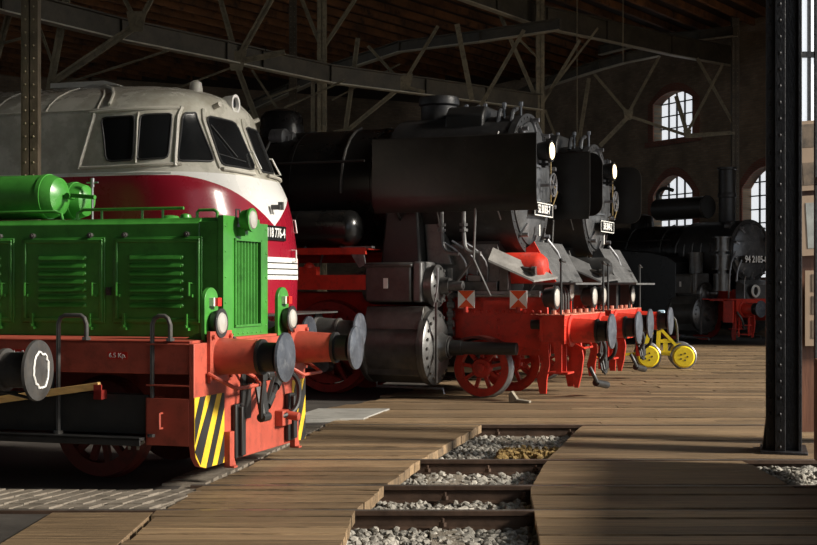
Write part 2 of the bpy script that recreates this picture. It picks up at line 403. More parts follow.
rail((-6, 9.95), (6.0, 9.9), 'rusty pit rail nearest to the viewer', bolts=(6.25,))
rail((-1.8, 11.17), (6.0, 11.12), 'rusty pit rail second nearest to the viewer', bolts=(2.1, 2.75))
rail((-1.8, 12.82), (6.0, 12.78), 'rusty pit rail third from the viewer, below the moss', bolts=(1.98, 2.55, 3.0))
rail((-.9, 16.0), (6.0, 15.97), 'rusty pit rail at the far end of the ballast pit', bolts=(1.95, 2.8))
# inspection details in the far pit: fishplate bolts are part of the rail
# ================================================================ hall
# facade columns
def column(x, y, rz, label, grp=None):
    root = thing('iron_column', label, 'column', (x, y, -.03), rz, grp); root.scale = (.68, 1, 1)
    b = MB(); H_ = 6.5
    # built-up section: two deep channels and face plates
    b.bx(-.25,-.215,-.20,.20,0,H_); b.bx(-.25,-.13,-.21,-.185,0,H_)      # left flange + angle
    b.bx(-.215,.215,-.02,.02,0,H_); 
    b.bx(-.125,-.095,-.30,.20,0,H_); b.bx(-.125,.02,-.315,-.285,0,H_)
    b.bx(.20,.25,-.26,.20,0,H_); b.bx(-.25,.25,.18,.21,0,H_)
    b.bx(.02,.20,-.16,-.13,0,H_)
    b.build('shaft', M['iron'], root, smooth=0, bevel=.006)
    b = MB()
    z = .1
    while z < H_-.1:
        for (rx, ry) in ((-.195,-.21),(-.055,-.315)):
            b.dome((rx, ry, z), (0,-1,0), .02, .014, 8)
        z += .16
    o = b.build('rivets', M['iron'], root); o['kind'] = 'stuff'
    b = MB(); b.bx(-.33,.33,-.36,.30,-.0,.06); b.prism([(-.30,.06),(-.25,.35),(-.25,.06)], 'y', -.15,.15); b.build('base_plate', M['iron'], root, bevel=.008)
    return root
column(3.735, 13.45, -.25, 'dark riveted iron column standing at the right edge beside the poster board')
fx = lambda y: 3.9+(y-13.45)*.36 if y > 13.45 else 3.9+(y-13.45)*.16
for (x, y) in ((5.65, 18.3), (7.4, 23.1)): 
    pass
# gate leaf folded back outside the column: boards below, glazing above
g = thing('gate_leaf', 'brown wooden gate leaf with tall glazing beyond the right iron column', 'gate', (3.86, 14.1, -.03))
b = MB(); b.bx(0,1.9,-.04,.04,.15,3.3); b.build('board_panel', M['board'], g, smooth=0)
b = MB()
for xx in (0, .92, 1.84): b.bx(xx,xx+.07,-.06,.05,.1,6.3)
for zz in (3.3, 4.05, 4.8, 5.55, 6.3): b.bx(0,1.9,-.055,.045,zz,zz+.06)
for xx in (.3,.61,1.22,1.53): b.bx(xx,xx+.03,-.05,.04,3.3,6.3)
b.build('gate_frame', M['iron'], g, smooth=0)
b = MB(); b.bx(.02,1.88,-.008,.008,3.3,6.3); b.build('pane', M['windowlight'], g, smooth=0)
b = MB(); b.tube([(.02,-.1,6.3),(.08,-.12,5.8),(.03,-.1,5.2),(.07,-.12,4.6),(.04,-.1,3.9)], .012, 6, 2); b.build('hanging_wire', M['iron'], g)
def poster(x, z, w, h, tilt, pics, label):
    root = thing('poster', label, 'poster', (x, 13.97, z)); root.rotation_euler = (0, math.radians(tilt), 0)
    b = MB(); b.bx(0,w,-.015,.0,0,h); b.build('sheet', M['paper'], root, smooth=0)
    for (x0, x1, z0, z1, mt) in pics:
        b = MB(); b.bx(x0*w, x1*w, -.02, -.015, z0*h, z1*h); b.build('printed_photo', M[mt], root, smooth=0)
poster(4.04, 2.62, .62, .72, -4, [(.08,.55,.62,.95,'photo_dark'),(.6,.95,.5,.95,'photo_sky'),(.08,.95,.08,.4,'photo_dark')], 'tilted brown poster with text and small photographs, topmost on the gate')
poster(4.07, 1.95, .62, .62, -3, [(.1,.9,.12,.88,'photo_sky')], 'poster with one pale landscape photograph below the topmost poster')
poster(4.10, 1.02, .55, .78, 0, [(.12,.9,.72,.95,'photo_dark'),(.12,.9,.42,.66,'photo_dark'),(.12,.9,.1,.34,'photo_dark')], 'lowest poster with three stacked dark photographs on the gate')

# closed gate added out of view to shade the right deck: low boards, open glazing bars above
shade_gate = thing('gate_leaf', 'unseen gate leaf added to shade the deck near the iron column', 'gate', (0,0,0))
q0, q1 = Vector((2.2,3.2,0)), Vector((3.74,12.35,0))
MB().bar(q0+Vector((0,0,.52)), q1+Vector((0,0,.52)), .06, .92).build('board_panel', M['board'], shade_gate, smooth=0)
b = MB()
for k in range(14): p_ = q0.lerp(q1, k/13); b.bar(p_+Vector((0,0,.9)), p_+Vector((0,0,6.4)), .05, .05)
for z_ in (.95, 2.6, 4.4, 6.4): b.bar(q0+Vector((0,0,z_)), q1+Vector((0,0,z_)), .05, .05)
b.build('gate_frame', M['iron'], shade_gate, smooth=0)
# brick walls: gable wall with arched windows parallel to the far engine
def arch_wall(name, ox, oy, dirx, diry, L, H_, th, wins, label, base=-.03):
    a = math.atan2(diry, dirx)
    b = MB()
    cols = sorted(set((u0, u1) for (u0, u1, z0, zs, rise) in wins)); u = 0
    for (u0, u1) in cols:
        b.bx(u, u0, 0, th, base, H_); ops = sorted([w for w in wins if (w[0], w[1]) == (u0, u1)], key=lambda w: w[2]); z = base
        for i, (_, _, z0, zs, rise) in enumerate(ops):
            b.bx(u0, u1, 0, th, z, z0)
            top = ops[i+1][2] if i+1 < len(ops) else H_
            top2 = (zs+rise+.05)
            arc = [(u0+(u1-u0)*k/12, zs+rise*(1-(k/6-1)**2)) for k in range(13)]
            b.prism(arc+[(u1, top2), (u0, top2)], 'y', 0, th); z = top2
        b.bx(u0, u1, 0, th, z, H_); u = u1
    b.bx(u, L, 0, th, base, H_)
    o = b.build(name, M['brick'], None, smooth=0); o.location = (ox, oy, 0); o.rotation_euler = (0,0,a)
    struct(o, label)
    for i, (u0, u1, z0, zs, rise) in enumerate(wins):
        w = bpy.data.objects.new('window_%d' % (i+1), None); C.objects.link(w); w.location = (ox, oy, 0); w.rotation_euler = (0,0,a); struct(w, 'arched many-paned window in the brick gable wall')
        arc = [(u0+(u1-u0)*k/12, zs+rise*(1-(k/6-1)**2)) for k in range(13)]
        b = MB(); b.prism([(u0, z0)]+arc+[(u1, z0)], 'y', th*.6, th*.6+.02); b.build('pane', M['windowlight'], w, smooth=0)
        b = MB(); n = 5
        for k in range(1, n):
            uu = u0+(u1-u0)*k/n; b.bx(uu-.02, uu+.02, th*.5, th*.6, z0, zs+rise*(1-(2*k/n-1)**2))
        zz = z0+.45
        while zz < zs+rise*.6: b.bx(u0, u1, th*.5, th*.6, zz-.02, zz+.02); zz += .45
        b.build('window_frame', M['iron'], w, smooth=0)
        b = MB()
        ou = [(u0-.3+(u1-u0+.6)*k/12, zs+(rise+.3)*(1-(k/6-1)**2)) for k in range(13)]
        for k in range(12): 
            (x0, y0), (x1, y1) = arc[k], arc[k+1]; (p0, q0), (p1, q1) = ou[k], ou[k+1]
            b.prism([(x0,y0),(x1,y1),(p1,q1),(p0,q0)], 'y', -.05, th*.55)
        b.bx(u0-.3, u0, -.05, .0, z0-.1, zs); b.bx(u1, u1+.3, -.05, .0, z0-.1, zs); b.bx(u0-.4,u1+.4,-.12,.1,z0-.2,z0)
        b.build('window_arch', M['brickred'], w, smooth=0)
# wall line passes (11.4,44.4) with direction (-.46,.89); u grows to the right (towards +X)
d = Vector((.46, -.89)).normalized(); o0 = Vector((1.0, 64.4))
def uof(px): # intersection of sight line with the wall
    k = (px-408.5)/1350; # x = k*y ; x=ox+u dx ; y=oy+u dy
    return (k*o0.y-o0.x)/(d.x-k*d.y)
uA, uB, uC, uD = uof(654), uof(694), uof(743), uof(790)
arch_wall('wall_right', o0.x, o0.y, d.x, d.y, 34, 11.5, .6,
   [(uA, uB, 6.85, 8.2, .35), (uA, uB, 2.2, 4.9, .65), (uC, uD, 1.9, 4.85, .65)], 'sooty brick gable wall with arched windows')
b = MB(); b.bx(-50, 4, 0, .6, -.03, 11.5); o = b.build('wall_back', M['brick'], smooth=0); o.location = (-1, 64, 0); o.rotation_euler = (0,0,math.radians(30)); struct(o, 'dark brick outer wall behind the engines')
b = MB(); b.bx(-40, 1.6, -4.6, -4, -.03, 11.5); struct(b.build('wall_near', M['brick'], smooth=0), 'brick wall behind the viewer')
# facade wall above the gates
b = MB()
P0, P1, P2 = (1.3, -4), (4.1, 13.6), (24.5, 52)
for (p, q) in ((P0, P1), (P1, P2)):
    dx, dy = q[0]-p[0], q[1]-p[1]; L = math.hypot(dx, dy); nx, ny = dy/L*.4, -dx/L*.4
    b.add([(p[0],p[1],8.2),(q[0],q[1],8.2),(q[0]+nx,q[1]+ny,8.2),(p[0]+nx,p[1]+ny,8.2),(p[0],p[1],11.5),(q[0],q[1],11.5),(q[0]+nx,q[1]+ny,11.5),(p[0]+nx,p[1]+ny,11.5)],
      [(0,1,2,3),(4,5,6,7),(0,1,5,4),(1,2,6,5),(2,3,7,6),(3,0,4,7)])
struct(b.build('wall_front', M['brick'], smooth=0), 'brick band above the engine gates')

# ceiling
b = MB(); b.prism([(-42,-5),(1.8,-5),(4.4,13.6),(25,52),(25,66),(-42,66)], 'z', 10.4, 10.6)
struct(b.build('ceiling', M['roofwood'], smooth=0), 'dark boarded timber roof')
jd = Vector((.56, .83, 0)).normalized()
b = MB()
for k in range(-36, 30):
    base = Vector((-6+k*1.05, 28, 10.28)); 
    p, q = base-jd*28, base+jd*34
    if q.x > 24: q = base+jd*max(2, (24-base.x)/jd.x)
    b.bar(p, q, .12, .22)
o = b.build('trim_1', M['joist'], smooth=0); struct(o, 'roof joists running from near to far')
# ---- ring girders and posts
def flange_girder(name, pts, h, label):
    root = thing(name, label, 'girder')
    pts = [Vector(p) for p in pts]
    for i, (p, q) in enumerate(zip(pts[:-1], pts[1:])):
        b = MB(); u = Vector((0,0,1))
        b.bar(p+u*h/2, q+u*h/2, .03, h); b.bar(p+u*h, q+u*h, .24, .03)
        n = max(1, int((q-p).length/1.7))
        for k in range(n+1):
            c = p.lerp(q, k/n); b.bar(c, c+u*h, .16, .03, up=(q-p))
        g_ = b.build('girder_span', M['girder'], root, smooth=0)
        MB().bar(p, q, .22, .03).build('bottom_flange', M['flange'], root, smooth=0)
    return root
G1 = [at(-60,-10,20.5), at(0,11,24.5), at(120,40,27), at(226,61,29.8), at(262,69,30.5), at(330,83,32.5), at(425,95,34.5), at(540,110,38)]
flange_girder('plate_girder', G1, .42, 'long riveted steel girder running from upper left over the engines')
G2 = [at(440,-8,35), at(546,29,38.8), at(606,41,40.7), at(671,55,43), at(732,66,45)]
flange_girder('plate_girder', G2, .62, 'steel girder at upper right above the brick wall window')
G3 = [at(250,112,46), at(330,75,42), at(400,52,40), at(480,42,38), at(560,30,37), at(720,3,33), at(765,0,32)]
flange_girder('plate_girder', G3[:5], .3, 'dark bent roof girder crossing behind the truss posts')
flange_girder('plate_girder', [at(500,108,48), at(547,87,46), at(600,70,44), at(625,63,43.5), at(660,56,43)], .3, 'arched roof girder left of the upper wall window')
flange_girder('plate_girder', [at(600,55,48), at(640,45,46.5), at(700,40,44), at(735,36,42.5)], .3, 'slender girder high in the right rear corner')
def post(px, Y, w, label, top=10.4, braces=(), m='truss'):
    p = at(px, 285, Y); root = thing('truss_post', label, 'post', (p.x, p.y, -.03))
    b = MB(); t = .018
    for s in (-1, 1):
        b.bx(s*w/2-t, s*w/2+t, -w*.45, w*.45, 0, top)
        b.bx(min(s*w/2, s*w*.05), max(s*w/2, s*w*.05), -w*.47, -w*.40, 0, top)
    b.bx(-w/2, w/2, -.012, .012, 0, top)
    b.build('shaft', M[m], root, smooth=0)
    b = MB(); z = .2
    while z < top-.2:
        for s in (-1, 1): b.dome((s*w*.3, -w*.47, z), (0,-1,0), .013, .01, 6)
        z += .14
    o = b.build('rivets', M['truss'], root); o['kind'] = 'stuff'
    for (x0, y0, x1, y1, ww) in braces:
        ww *= .62
        a_ = at(x0, y0, Y)-Vector((p.x, p.y, -.03)); c_ = at(x1, y1, Y)-Vector((p.x, p.y, -.03))
        b = MB(); dv = (c_-a_).normalized(); o_ = Vector((-dv.z, 0, dv.x))*ww*.28; 
        b.bar(a_+o_, c_+o_, .05, ww*.42, up=(0,0,1)); b.bar(a_-o_, c_-o_, .05, ww*.42, up=(0,0,1)); b.bar(a_+Vector((0,.05,0)), c_+Vector((0,.05,0)), ww*.9, .01, up=(0,1,0))
        b.build('brace', M['truss'], root, smooth=0)
    return root
post(31, 14.6, .145, 'wide riveted steel post at the far left in front of the cream roof', braces=(), m='dkpost')
post(322, 32.5, .19, 'steel truss post rising behind the black cylindrical tank', braces=[(321,47,300,-5,.16),(324,47,360,-8,.16),(313,60,313,135,.14)])
post(293, 37, .17, 'thin dark post just left of the central truss post', m='dkpost')
post(540, 38, .2, 'slim steel post rising behind the lit headlamp of the middle engine', braces=[(540,108,499,12,.18),(542,104,580,40,.14),(543,100,598,28,.1)])
post(735, 43.2, .2, 'dark post in front of the brick wall at right', m='dkpost', braces=[(735,127,697,58,.16),(733,132,687,135,.14)])
def truss(label, Y, bars, node=None):
    root = thing('roof_truss', label, 'truss', tuple(at(bars[0][0], bars[0][1], Y)))
    o0_ = root.location.copy()
    for (x0, y0, x1, y1, w) in bars:
        w *= .62
        a_ = at(x0, y0, Y)-o0_; c_ = at(x1, y1, Y)-o0_; b = MB()
        dv = (c_-a_).normalized(); pp = dv.cross(Vector((0,1,0))).normalized()*w*.33
        b.bar(a_+pp, c_+pp, .07, w*.3, up=(0,0,1)); b.bar(a_-pp, c_-pp, .07, w*.3, up=(0,0,1)); b.bar(a_, c_, w*.9, .015, up=(0,1,0))
        b.build('brace', M['truss'], root, smooth=0)
    if node:
        for (nx, ny, s) in node:
            c_ = at(nx, ny, Y)-o0_; b = MB(); b.prism([(c_.x-s, c_.z+s), (c_.x+s, c_.z+s), (c_.x+s*.6, c_.z-s), (c_.x-s*.6, c_.z-s)], 'y', c_.y-.06, c_.y-.04); b.build('gusset_plate', M['truss'], root, smooth=0)
truss('roof truss of crossed struts over the cream and red diesel', 26.5, [(48,99,67,-4,.2),(137,25,50,84,.24),(137,23,122,-6,.14),(139,23,154,-6,.16),(55,87,170,50,.06),(-4,60,14,-4,.2),(-4,45,30,36,.07),(52,62,40,28,.08)], [(137,22,.2)])
truss('roof truss with gusset above the diesel windscreen', 30, [(237,60,219,-6,.2),(237,60,274,-6,.22),(238,62,285,52,.2),(236,64,268,150,.2),(252,70,290,128,.08),(262,118,345,80,.06),(180,87,236,66,.06),(300,86,262,100,.06)], [(237,61,.22)])
truss('roof truss of thin struts above the central engine boiler', 34, [(345,134,358,38,.12),(343,134,402,86,.18),(403,84,438,26,.14),(403,84,368,46,.12),(402,86,425,92,.12),(472,100,457,24,.14),(480,107,524,30,.16),(350,128,300,140,.08),(400,64,332,100,.05),(520,40,540,60,.08)], [(405,82,.2)])
truss('star shaped roof truss in front of the upper wall window', 42, [(600,146,628,117,.22),(628,114,594,74,.14),(628,114,659,57,.14),(628,116,686,135,.14),(687,133,676,96,.2),(688,131,723,64,.14),(579,142,589,78,.12),(690,137,735,133,.12),(545,110,560,150,.12)], [(628,115,.16),(687,134,.13)])
b = MB(); p = at(577,285,36); b.cyl((p.x,p.y,5.4),(p.x,p.y,10.3),.012,n=6); tag(b.build('hanging_chain', M['truss']), 'thin chain hanging beside the slim central post', 'chain')
b = MB(); p = at(623,285,36); b.cyl((p.x,p.y,7.6),(p.x,p.y,10.3),.012,n=6); tag(b.build('hanging_chain', M['truss']), 'short thin chain hanging left of the upper wall window', 'chain')
#OBJECTS

# ================================================================ ENGINES: shared parts
def loco(name, label, cat, ox, oy, deg): return thing(name, label, cat, (ox, oy, 0), -math.radians(deg))
def wheel(root, name, x, y, r, spokes=12, m=None, zc=None, outer=-1, tyre=None, w=.12):
    """spoked wheel in the plane y; outer=-1 shows its face to -y"""
    zc = r if zc is None else zc; m = m or M['wheel_red']; o = (x, y-w/2, zc); ax = (0,1,0); b = MB()
    b.lathe(o, ax, [(0,r-.012),(0,r-.12),(w,r-.12),(w,r-.012),(0,r-.012)], 40, cap=False)     # rim
    b.lathe((x,y-w/2-.02,zc), ax, [(0,.05),(0,.13),(.03,.15),(w+.01,.15),(w+.04,.13)], 24)      # hub
    b.lathe((x,y-w/2-.07,zc), ax, [(0,.04),(.01,.07),(.06,.075)], 16)
    for k in range(spokes):
        a = 2*PI*k/spokes+.2; c, s_ = math.cos(a), math.sin(a)
        b.bar((x+c*.12, y, zc+s_*.12), (x+c*(r-.1), y, zc+s_*(r-.1)), .05, .055, up=(0,1,0))
    wh = b.build(name, m, root, smooth=35)
    b = MB(); ys = y-w/2
    if outer < 0: b.lathe((x,ys,zc), ax, [(.004,r-.013),(.004,r-.004),(.02,r),(w,r+.004),(w+.03,r+.03),(w+.035,r-.075)], 48, cap=False)
    else: b.lathe((x,ys-.035,zc), ax, [(0,r-.075),(0,r+.03),(.035,r+.004),(w,r),(w+.03,r-.004),(w+.03,r-.075)], 48, cap=False)
    b.build('tyre', tyre or m, wh, smooth=35)
    return wh
def buffer(root, y, xb=-.62, z=1.06, rp=.225, sleeve=M['loco_red'], rs=.15, ls=.32, dark=M['black'], square=False, plate=None):
    b = MB(); b.bx(xb, xb+.03, y-.21, y+.21, z-.21, z+.21) if square else b.lathe((xb,y,z),(1,0,0),[(0,rs+.07),(.03,rs+.07),(.045,rs+.01)],28)
    b.lathe((xb,y,z),(1,0,0),[(.02,rs+.02),(ls,rs),(ls,rs-.03)],28)
    for sy in (-1,1):
        for sz in (-1,1): b.cyl((xb+.02,y+sy*.165,z+sz*.165),(xb+.055,y+sy*.165,z+sz*.165),.02,n=6) if square else None
    bf = b.build('buffer', sleeve, root)
    b = MB(); b.lathe((xb,y,z),(1,0,0),[(ls-.01,rs-.015),(ls+.15,rs-.015),(-xb-.08,rs-.03),(-xb-.05,rs-.05)],24); b.lathe((xb,y,z),(1,0,0),[(ls,rs+.012),(ls+.03,rs+.012)],24); b.build('plunger', dark, bf)
    b = MB(); b.lathe((-.055,y,z),(1,0,0),[(0,.08),(.012,rp-.02),(.025,rp),(.045,rp-.004),(.055,rp*.6),(.06,.01)],40); b.build('buffer_plate', plate or M['greasy'], bf)
    return bf
def round_lamp(root, name, x, y, z, r, lens, L=.14, body=None, ear=True, lr=.82, ax=(1,0,0)):
    b = MB(); A = Vector(ax)
    b.lathe(Vector((x,y,z))-A*L, A, [(0,r*.35),(L*.2,r*.8),(L*.8,r*.93),(L*.82,r),(L,r),(L,r*lr)], 28)
    if ear: b.tube([(x-L*.5,y-r*.3,z+r*.9),(x-L*.5,y-r*.3,z+r*1.3),(x-L*.5,y+r*.3,z+r*1.3),(x-L*.5,y+r*.3,z+r*.9)],.01,6); b.bx(x-L*.6,x-L*.4,y-.03,y+.03,z-r*1.5,z-r*.8)
    o = b.build(name, body or M['blackg'], root)
    b = MB(); b.lathe(Vector((x,y,z)), A, [(-.005,r*lr),(.012,r*lr*.85),(.022,r*lr*.4),(.024,.005)], 28); b.build('lens', lens, o)
    return o
def hose(root, name, pts, r=.025, m=None, n=8): return MB().tube(pts, r, n, 2).build(name, m or M['rubber'], root)
def rivet_row(b, p0, p1, n, nrm, r=.014):
    p0 = Vector(p0); p1 = Vector(p1)
    for k in range(n): b.dome(p0.lerp(p1, k/max(1, n-1)), nrm, r, r*.7, 6)

# ================================================================ GREEN SHUNTER
S = loco('shunting_locomotive', 'small green diesel shunter with red frame and black and yellow chevrons', 'locomotive', -.73, 11.84, 17)
GR, FR = M['green'], M['frame_red']
b = MB()
# hood with slightly crowned top
hy0, hy1, hx = -.50, .45, -.76
b.prism([(hy0,1.20),(hy0,2.19),(hy0+.05,2.235),(hy1-.05,2.235),(hy1,2.19),(hy1,1.20)], 'x', -5.0, hx-.21); b.bx(hx-.21,hx-.03,hy0,hy0+.15,1.2,2.2); b.bx(hx-.21,hx-.03,hy1-.15,hy1,1.2,2.2); b.bx(hx-.21,hx-.03,hy0+.05,hy1-.05,2.06,2.235)
b.build('engine_hood', GR, S, bevel=.008)
b = MB()   # radiator surround: frame plate with opening
ox0, ox1, oz0, oz1 = -.27, .27, 1.30, 2.04
for (y0, y1, z0, z1) in ((hy0-.01,ox0,1.2,2.25),(ox1,hy1+.01,1.2,2.21),(ox0,ox1,1.2,oz0),(ox0,ox1,oz1,2.245)): b.bx(hx-.03,hx+.02,y0,y1,z0,z1)
for (y0, y1) in ((ox0-.02,ox0),(ox1,ox1+.02)): b.bx(hx,hx+.035,y0,y1,oz0-.02,oz1+.02)
b.bx(hx,hx+.035,ox0-.02,ox1+.02,oz1,oz1+.02); b.bx(hx,hx+.035,ox0-.02,ox1+.02,oz0-.02,oz0)
for z in (1.28,1.5,1.72,1.94,2.16):
    for y in (hy0+.03, hy1-.03): b.dome((hx+.02,y,z),(1,0,0),.012,.009,8)
for y in (-.4,-.3,-.2,-.1,0,.1,.2,.3): b.dome((hx+.02,y,1.225),(1,0,0),.011,.009,8)
b.build('radiator_surround', GR, S)
b = MB()
for k in range(8): y = ox0+.036+k*.068; b.prism([(hx-.05,y-.030),(hx+.012,y-.006),(hx+.012,y+.006),(hx-.05,y+.012)], 'z', oz0, oz1)
b.build('radiator_grille', GR, S, smooth=0); MB().bx(hx-.2,hx-.09,ox0,ox1,oz0,oz1).build('radiator_core', M['stripeblk'], S, smooth=0)
# side doors with louvres
def hood_door(x0, x1, lx0, lx1, z0=1.31, z1=2.07, nl=7):
    y = hy0; b = MB(); b.bx(x0,x1,y-.012,y,z0,z1)
    for (a0,a1,c0,c1) in ((x0,x1,z1-.05,z1-.012),(x0,x1,z0+.012,z0+.05)): b.prism([(c0,y-.012),(c0+.012,y-.03),(c1-.012,y-.03),(c1,y-.012)][::-1], 'z', 0, 0) if 0 else b.bx(a0+.02,a1-.02,y-.026,y-.012,c0,c1)
    b.bx(x0+.02,x0+.05,y-.026,y-.012,z0+.02,z1-.02); b.bx(x1-.05,x1-.02,y-.026,y-.012,z0+.02,z1-.02)
    d_ = b.build('hood_door', GR, S, bevel=.006)
    b = MB()
    for k in range(nl):
        z = 1.895-k*(.42/(nl-1)); n = 8; A = [(y-.012,z-.022),(y-.045,z-.022),(y-.04,z-.004),(y-.024,z+.014),(y-.012,z+.02)]
        b.prism(A, 'x', lx0, lx1); b.dome((lx0,y-.014,z-.004),(-1,0,0),.022,.02,8); b.dome((lx1,y-.014,z-.004),(1,0,0),.022,.02,8)
    b.build('louvres', GR, d_, smooth=40)
    for hx_ in (x0+.055, x1-.105):
        b = MB(); b.tube([(hx_+.02,y-.015,1.80-.14),(hx_,y-.05,1.80-.13),(hx_,y-.05,1.72-.16+.0),(hx_+.02,y-.015,1.55)],.01,6); b.bx(hx_-.012,hx_+.03,y-.05,y-.02,1.545,1.57); b.build('door_handle', GR, d_)
    for cx in (x0+.12, x1-.14):
        b = MB(); b.bx(cx-.012,cx+.012,y-.045,y-.01,z0-.05,z0+.09); b.bx(cx-.03,cx+.03,y-.055,y-.01,z0-.055,z0-.03); b.cyl((cx,y-.06,z0-.02),(cx,y-.01,z0-.02),.014,n=8); b.build('latch', GR, d_)
        b = MB(); b.cyl((cx,y-.04,z1+.02),(cx,y,z1+.02),.024,n=6); b.cyl((cx,y-.055,z1+.02),(cx,y-.03,z1+.02),.013,n=8); b.build('bolt', M['grime'], d_)
    return d_
hood_door(-1.80,-.94,-1.62,-1.13); hood_door(-2.72,-1.88,-2.53,-2.08); hood_door(-3.64,-2.80,-3.4,-2.95)
b = MB(); b.bx(-1.86,-1.82,hy0-.03,hy0,1.56,1.63); b.cyl((-1.84,hy0-.03,1.60),(-1.84,hy0-.045,1.60),.014,n=8); b.build('keyhole_plate', M['grime'], S)
# cab at the rear (beyond the frame)
b = MB(); b.prism([(-1.3,.9),(-1.3,2.8),(-1.0,3.1),(1.0,3.1),(1.3,2.8),(1.3,.9)], 'x', -6.6, -5.0); b.build('cab', GR, S, bevel=.03)
b = MB(); b.bx(-6.3,-5.3,-1.32,-1.29,2.0,2.7); b.bx(-5.0,-4.98,-1.05,-.55,2.3,2.75); b.build('cab_window', M['glass'], S)
# top: tanks and hand rails
def tank(xr, y, z, r, name='air_tank', L=3.0):
    b = MB(); b.lathe((xr-L,y,z),(1,0,0),[(0,r*.3),(.05,r*.8),(.12,r),(L-.2,r),(L-.2,r+.008),(L-.16,r+.008),(L-.16,r),(L-.13,r*.98),(L-.06,r*.85),(L-.015,r*.5),(L,.02)],36)
    return b.build(name, GR, S)
t1 = tank(-2.44,-.23,2.46,.2); t2 = tank(-2.36,.10,2.44,.17)
b = MB(); b.tube([(-2.47,-.22,2.47),(-2.40,-.24,2.47),(-2.3,-.26,2.46),(-2.1,-.30,2.44)],.02,8); b.cyl((-2.4,-.28,2.46),(-2.4,-.18,2.46),.03,n=8); b.build('valve_pipe', GR, S)
b = MB(); b.tube([(-2.30,.0,2.24),(-2.30,.0,2.62)],.012,6); b.cyl((-2.30,0,2.56),(-2.30,0,2.64),.018,n=8); b.tube([(-2.36,0,2.6),(-2.24,0,2.6)],.008,6); b.build('drain_valve', M['steel'], S)
b = MB()
b.tube([(-3.4,-.44,2.31),(-2.42,-.44,2.31),(-2.36,-.44,2.29),(-2.34,-.44,2.22)],.014,8)
b.tube([(-2.2,-.44,2.22),(-2.19,-.44,2.29),(-2.13,-.44,2.32),(-1.15,-.44,2.32)],.014,8)
for x in (-1.95,-1.55,-1.35): b.tube([(x,-.44,2.22),(x,-.44,2.32)],.012,8)
b.build('handrail', GR, S)
b = MB(); b.tube([(-1.02,-.44,2.22),(-1.02,-.44,2.28),(-1.0,-.44,2.30),(-.86,-.44,2.30),(-.83,-.44,2.28),(-.83,-.44,2.22)],.014,8); b.build('handrail', GR, S)
for o_, rr in (((-1.2,-.30,2.22),.055),((-1.45,-.1,2.22),.09)): MB().lathe(o_,(0,0,1),[(0,rr*.9),(.02,rr),(.05,rr*.8),(.06,rr*.3)],14).build('filler_cap', GR, S)
b = MB(); b.tube([(-.86,.02,2.24),(-.86,.02,2.33),(-.86,.10,2.33),(-.86,.10,2.24)],.008,6); b.build('lifting_eye', M['grime'], S)
# lamps
round_lamp(S, 'top_headlamp', hx+.16, -.2, 2.22, .105, M['lens'], L=.12, body=GR, ear=False)
MB().bx(hx-.02,hx+.1,-.23,-.17,2.08,2.16).build('lamp_bracket', GR, S)
def fin(y):
    b = MB(); n = 12
    poly = [(y-.13,1.18),(y-.13,1.52)]+[(y-.13*math.cos(PI*k/n), 1.52+.11*math.sin(PI*k/n)) for k in range(1,n)]+[(y+.13,1.52),(y+.13,1.18)]
    b.prism(poly,'x',-.70,-.665); b.prism([(-.67,1.18),(-.67,1.30),(-.95,1.18)],'y',y-.01,y+.01)
    f = b.build('lamp_fin', GR, S, bevel=.004)
    round_lamp(f, 'headlamp', -.58, y+.02, 1.335, .122, M['lens'], L=.09, body=M['black'], ear=False, lr=.76)
    for o_ in (f,): pass
    b = MB(); b.bx(-.665,-.625,y-.045,y+.045,1.475,1.545); b.build('marker_lamp', M['white'], S)
    b = MB(); b.bx(-.628,-.60,y-.02,y+.055,1.475,1.545); b.build('marker_glass', M['redlens'], S)
fin(-.90); fin(.66)
# frame
b = MB()
b.bx(-6.9,-.68,-1.27,-1.22,.93,1.20); b.bx(-6.9,-.68,1.22,1.27,.93,1.20); b.bx(-6.9,-.68,-1.27,1.27,1.17,1.20)
b.bx(-6.9,-5.6,-1.2,1.2,.5,1.17)
b.build('side_frame', FR, S, bevel=.006)
b = MB(); b.bx(-6.9,-.7,-.62,-.58,.35,1.17); b.bx(-6.9,-.7,.58,.62,.35,1.17); 
for k in range(3): b.bx(-1.6-2*k,-1.5-2*k,-.62,.62,.4,1.1)
b.build('inner_frame', FR, S)
b = MB(); yl, yr = -1.32, 1.10
b.prism([(yl,1.18),(yl,.36),(yl+.02,.27),(yl+.10,.19),(yl+.2,.165),(-.45,.165),(.95,.165),(yr-.06,.19),(yr,.30),(yr,1.18)],'x',-.665,-.62)
b.bx(-1.05,-.66,yl,yl+.05,.835,.85); b.bx(-1.05,-.66,yl,yl+.03,1.165,1.18)
beam = b.build('buffer_beam', FR, S, bevel=.005)
MB().bx(-.622,-.612,-.43,-.21,.49,.86).build('coupler_slot', M['stripeblk'], S)
b = MB(); b.bx(-1.05,-.665,yl,yl+.02,.36,.74); b.bx(-1.05,-.665,yl+.02,yl+.22,.36,.38); b.bx(-1.05,-1.03,yl,yl+.3,.36,.74); b.build('corner_step_box', FR, S, bevel=.004)
b = MB(); b.tube([(-.90,yl-.005,.62),(-.90,yl-.05,.62),(-.90,yl-.05,.50),(-.90,yl-.005,.50)],.012,6); b.build('step_handle', FR, S)
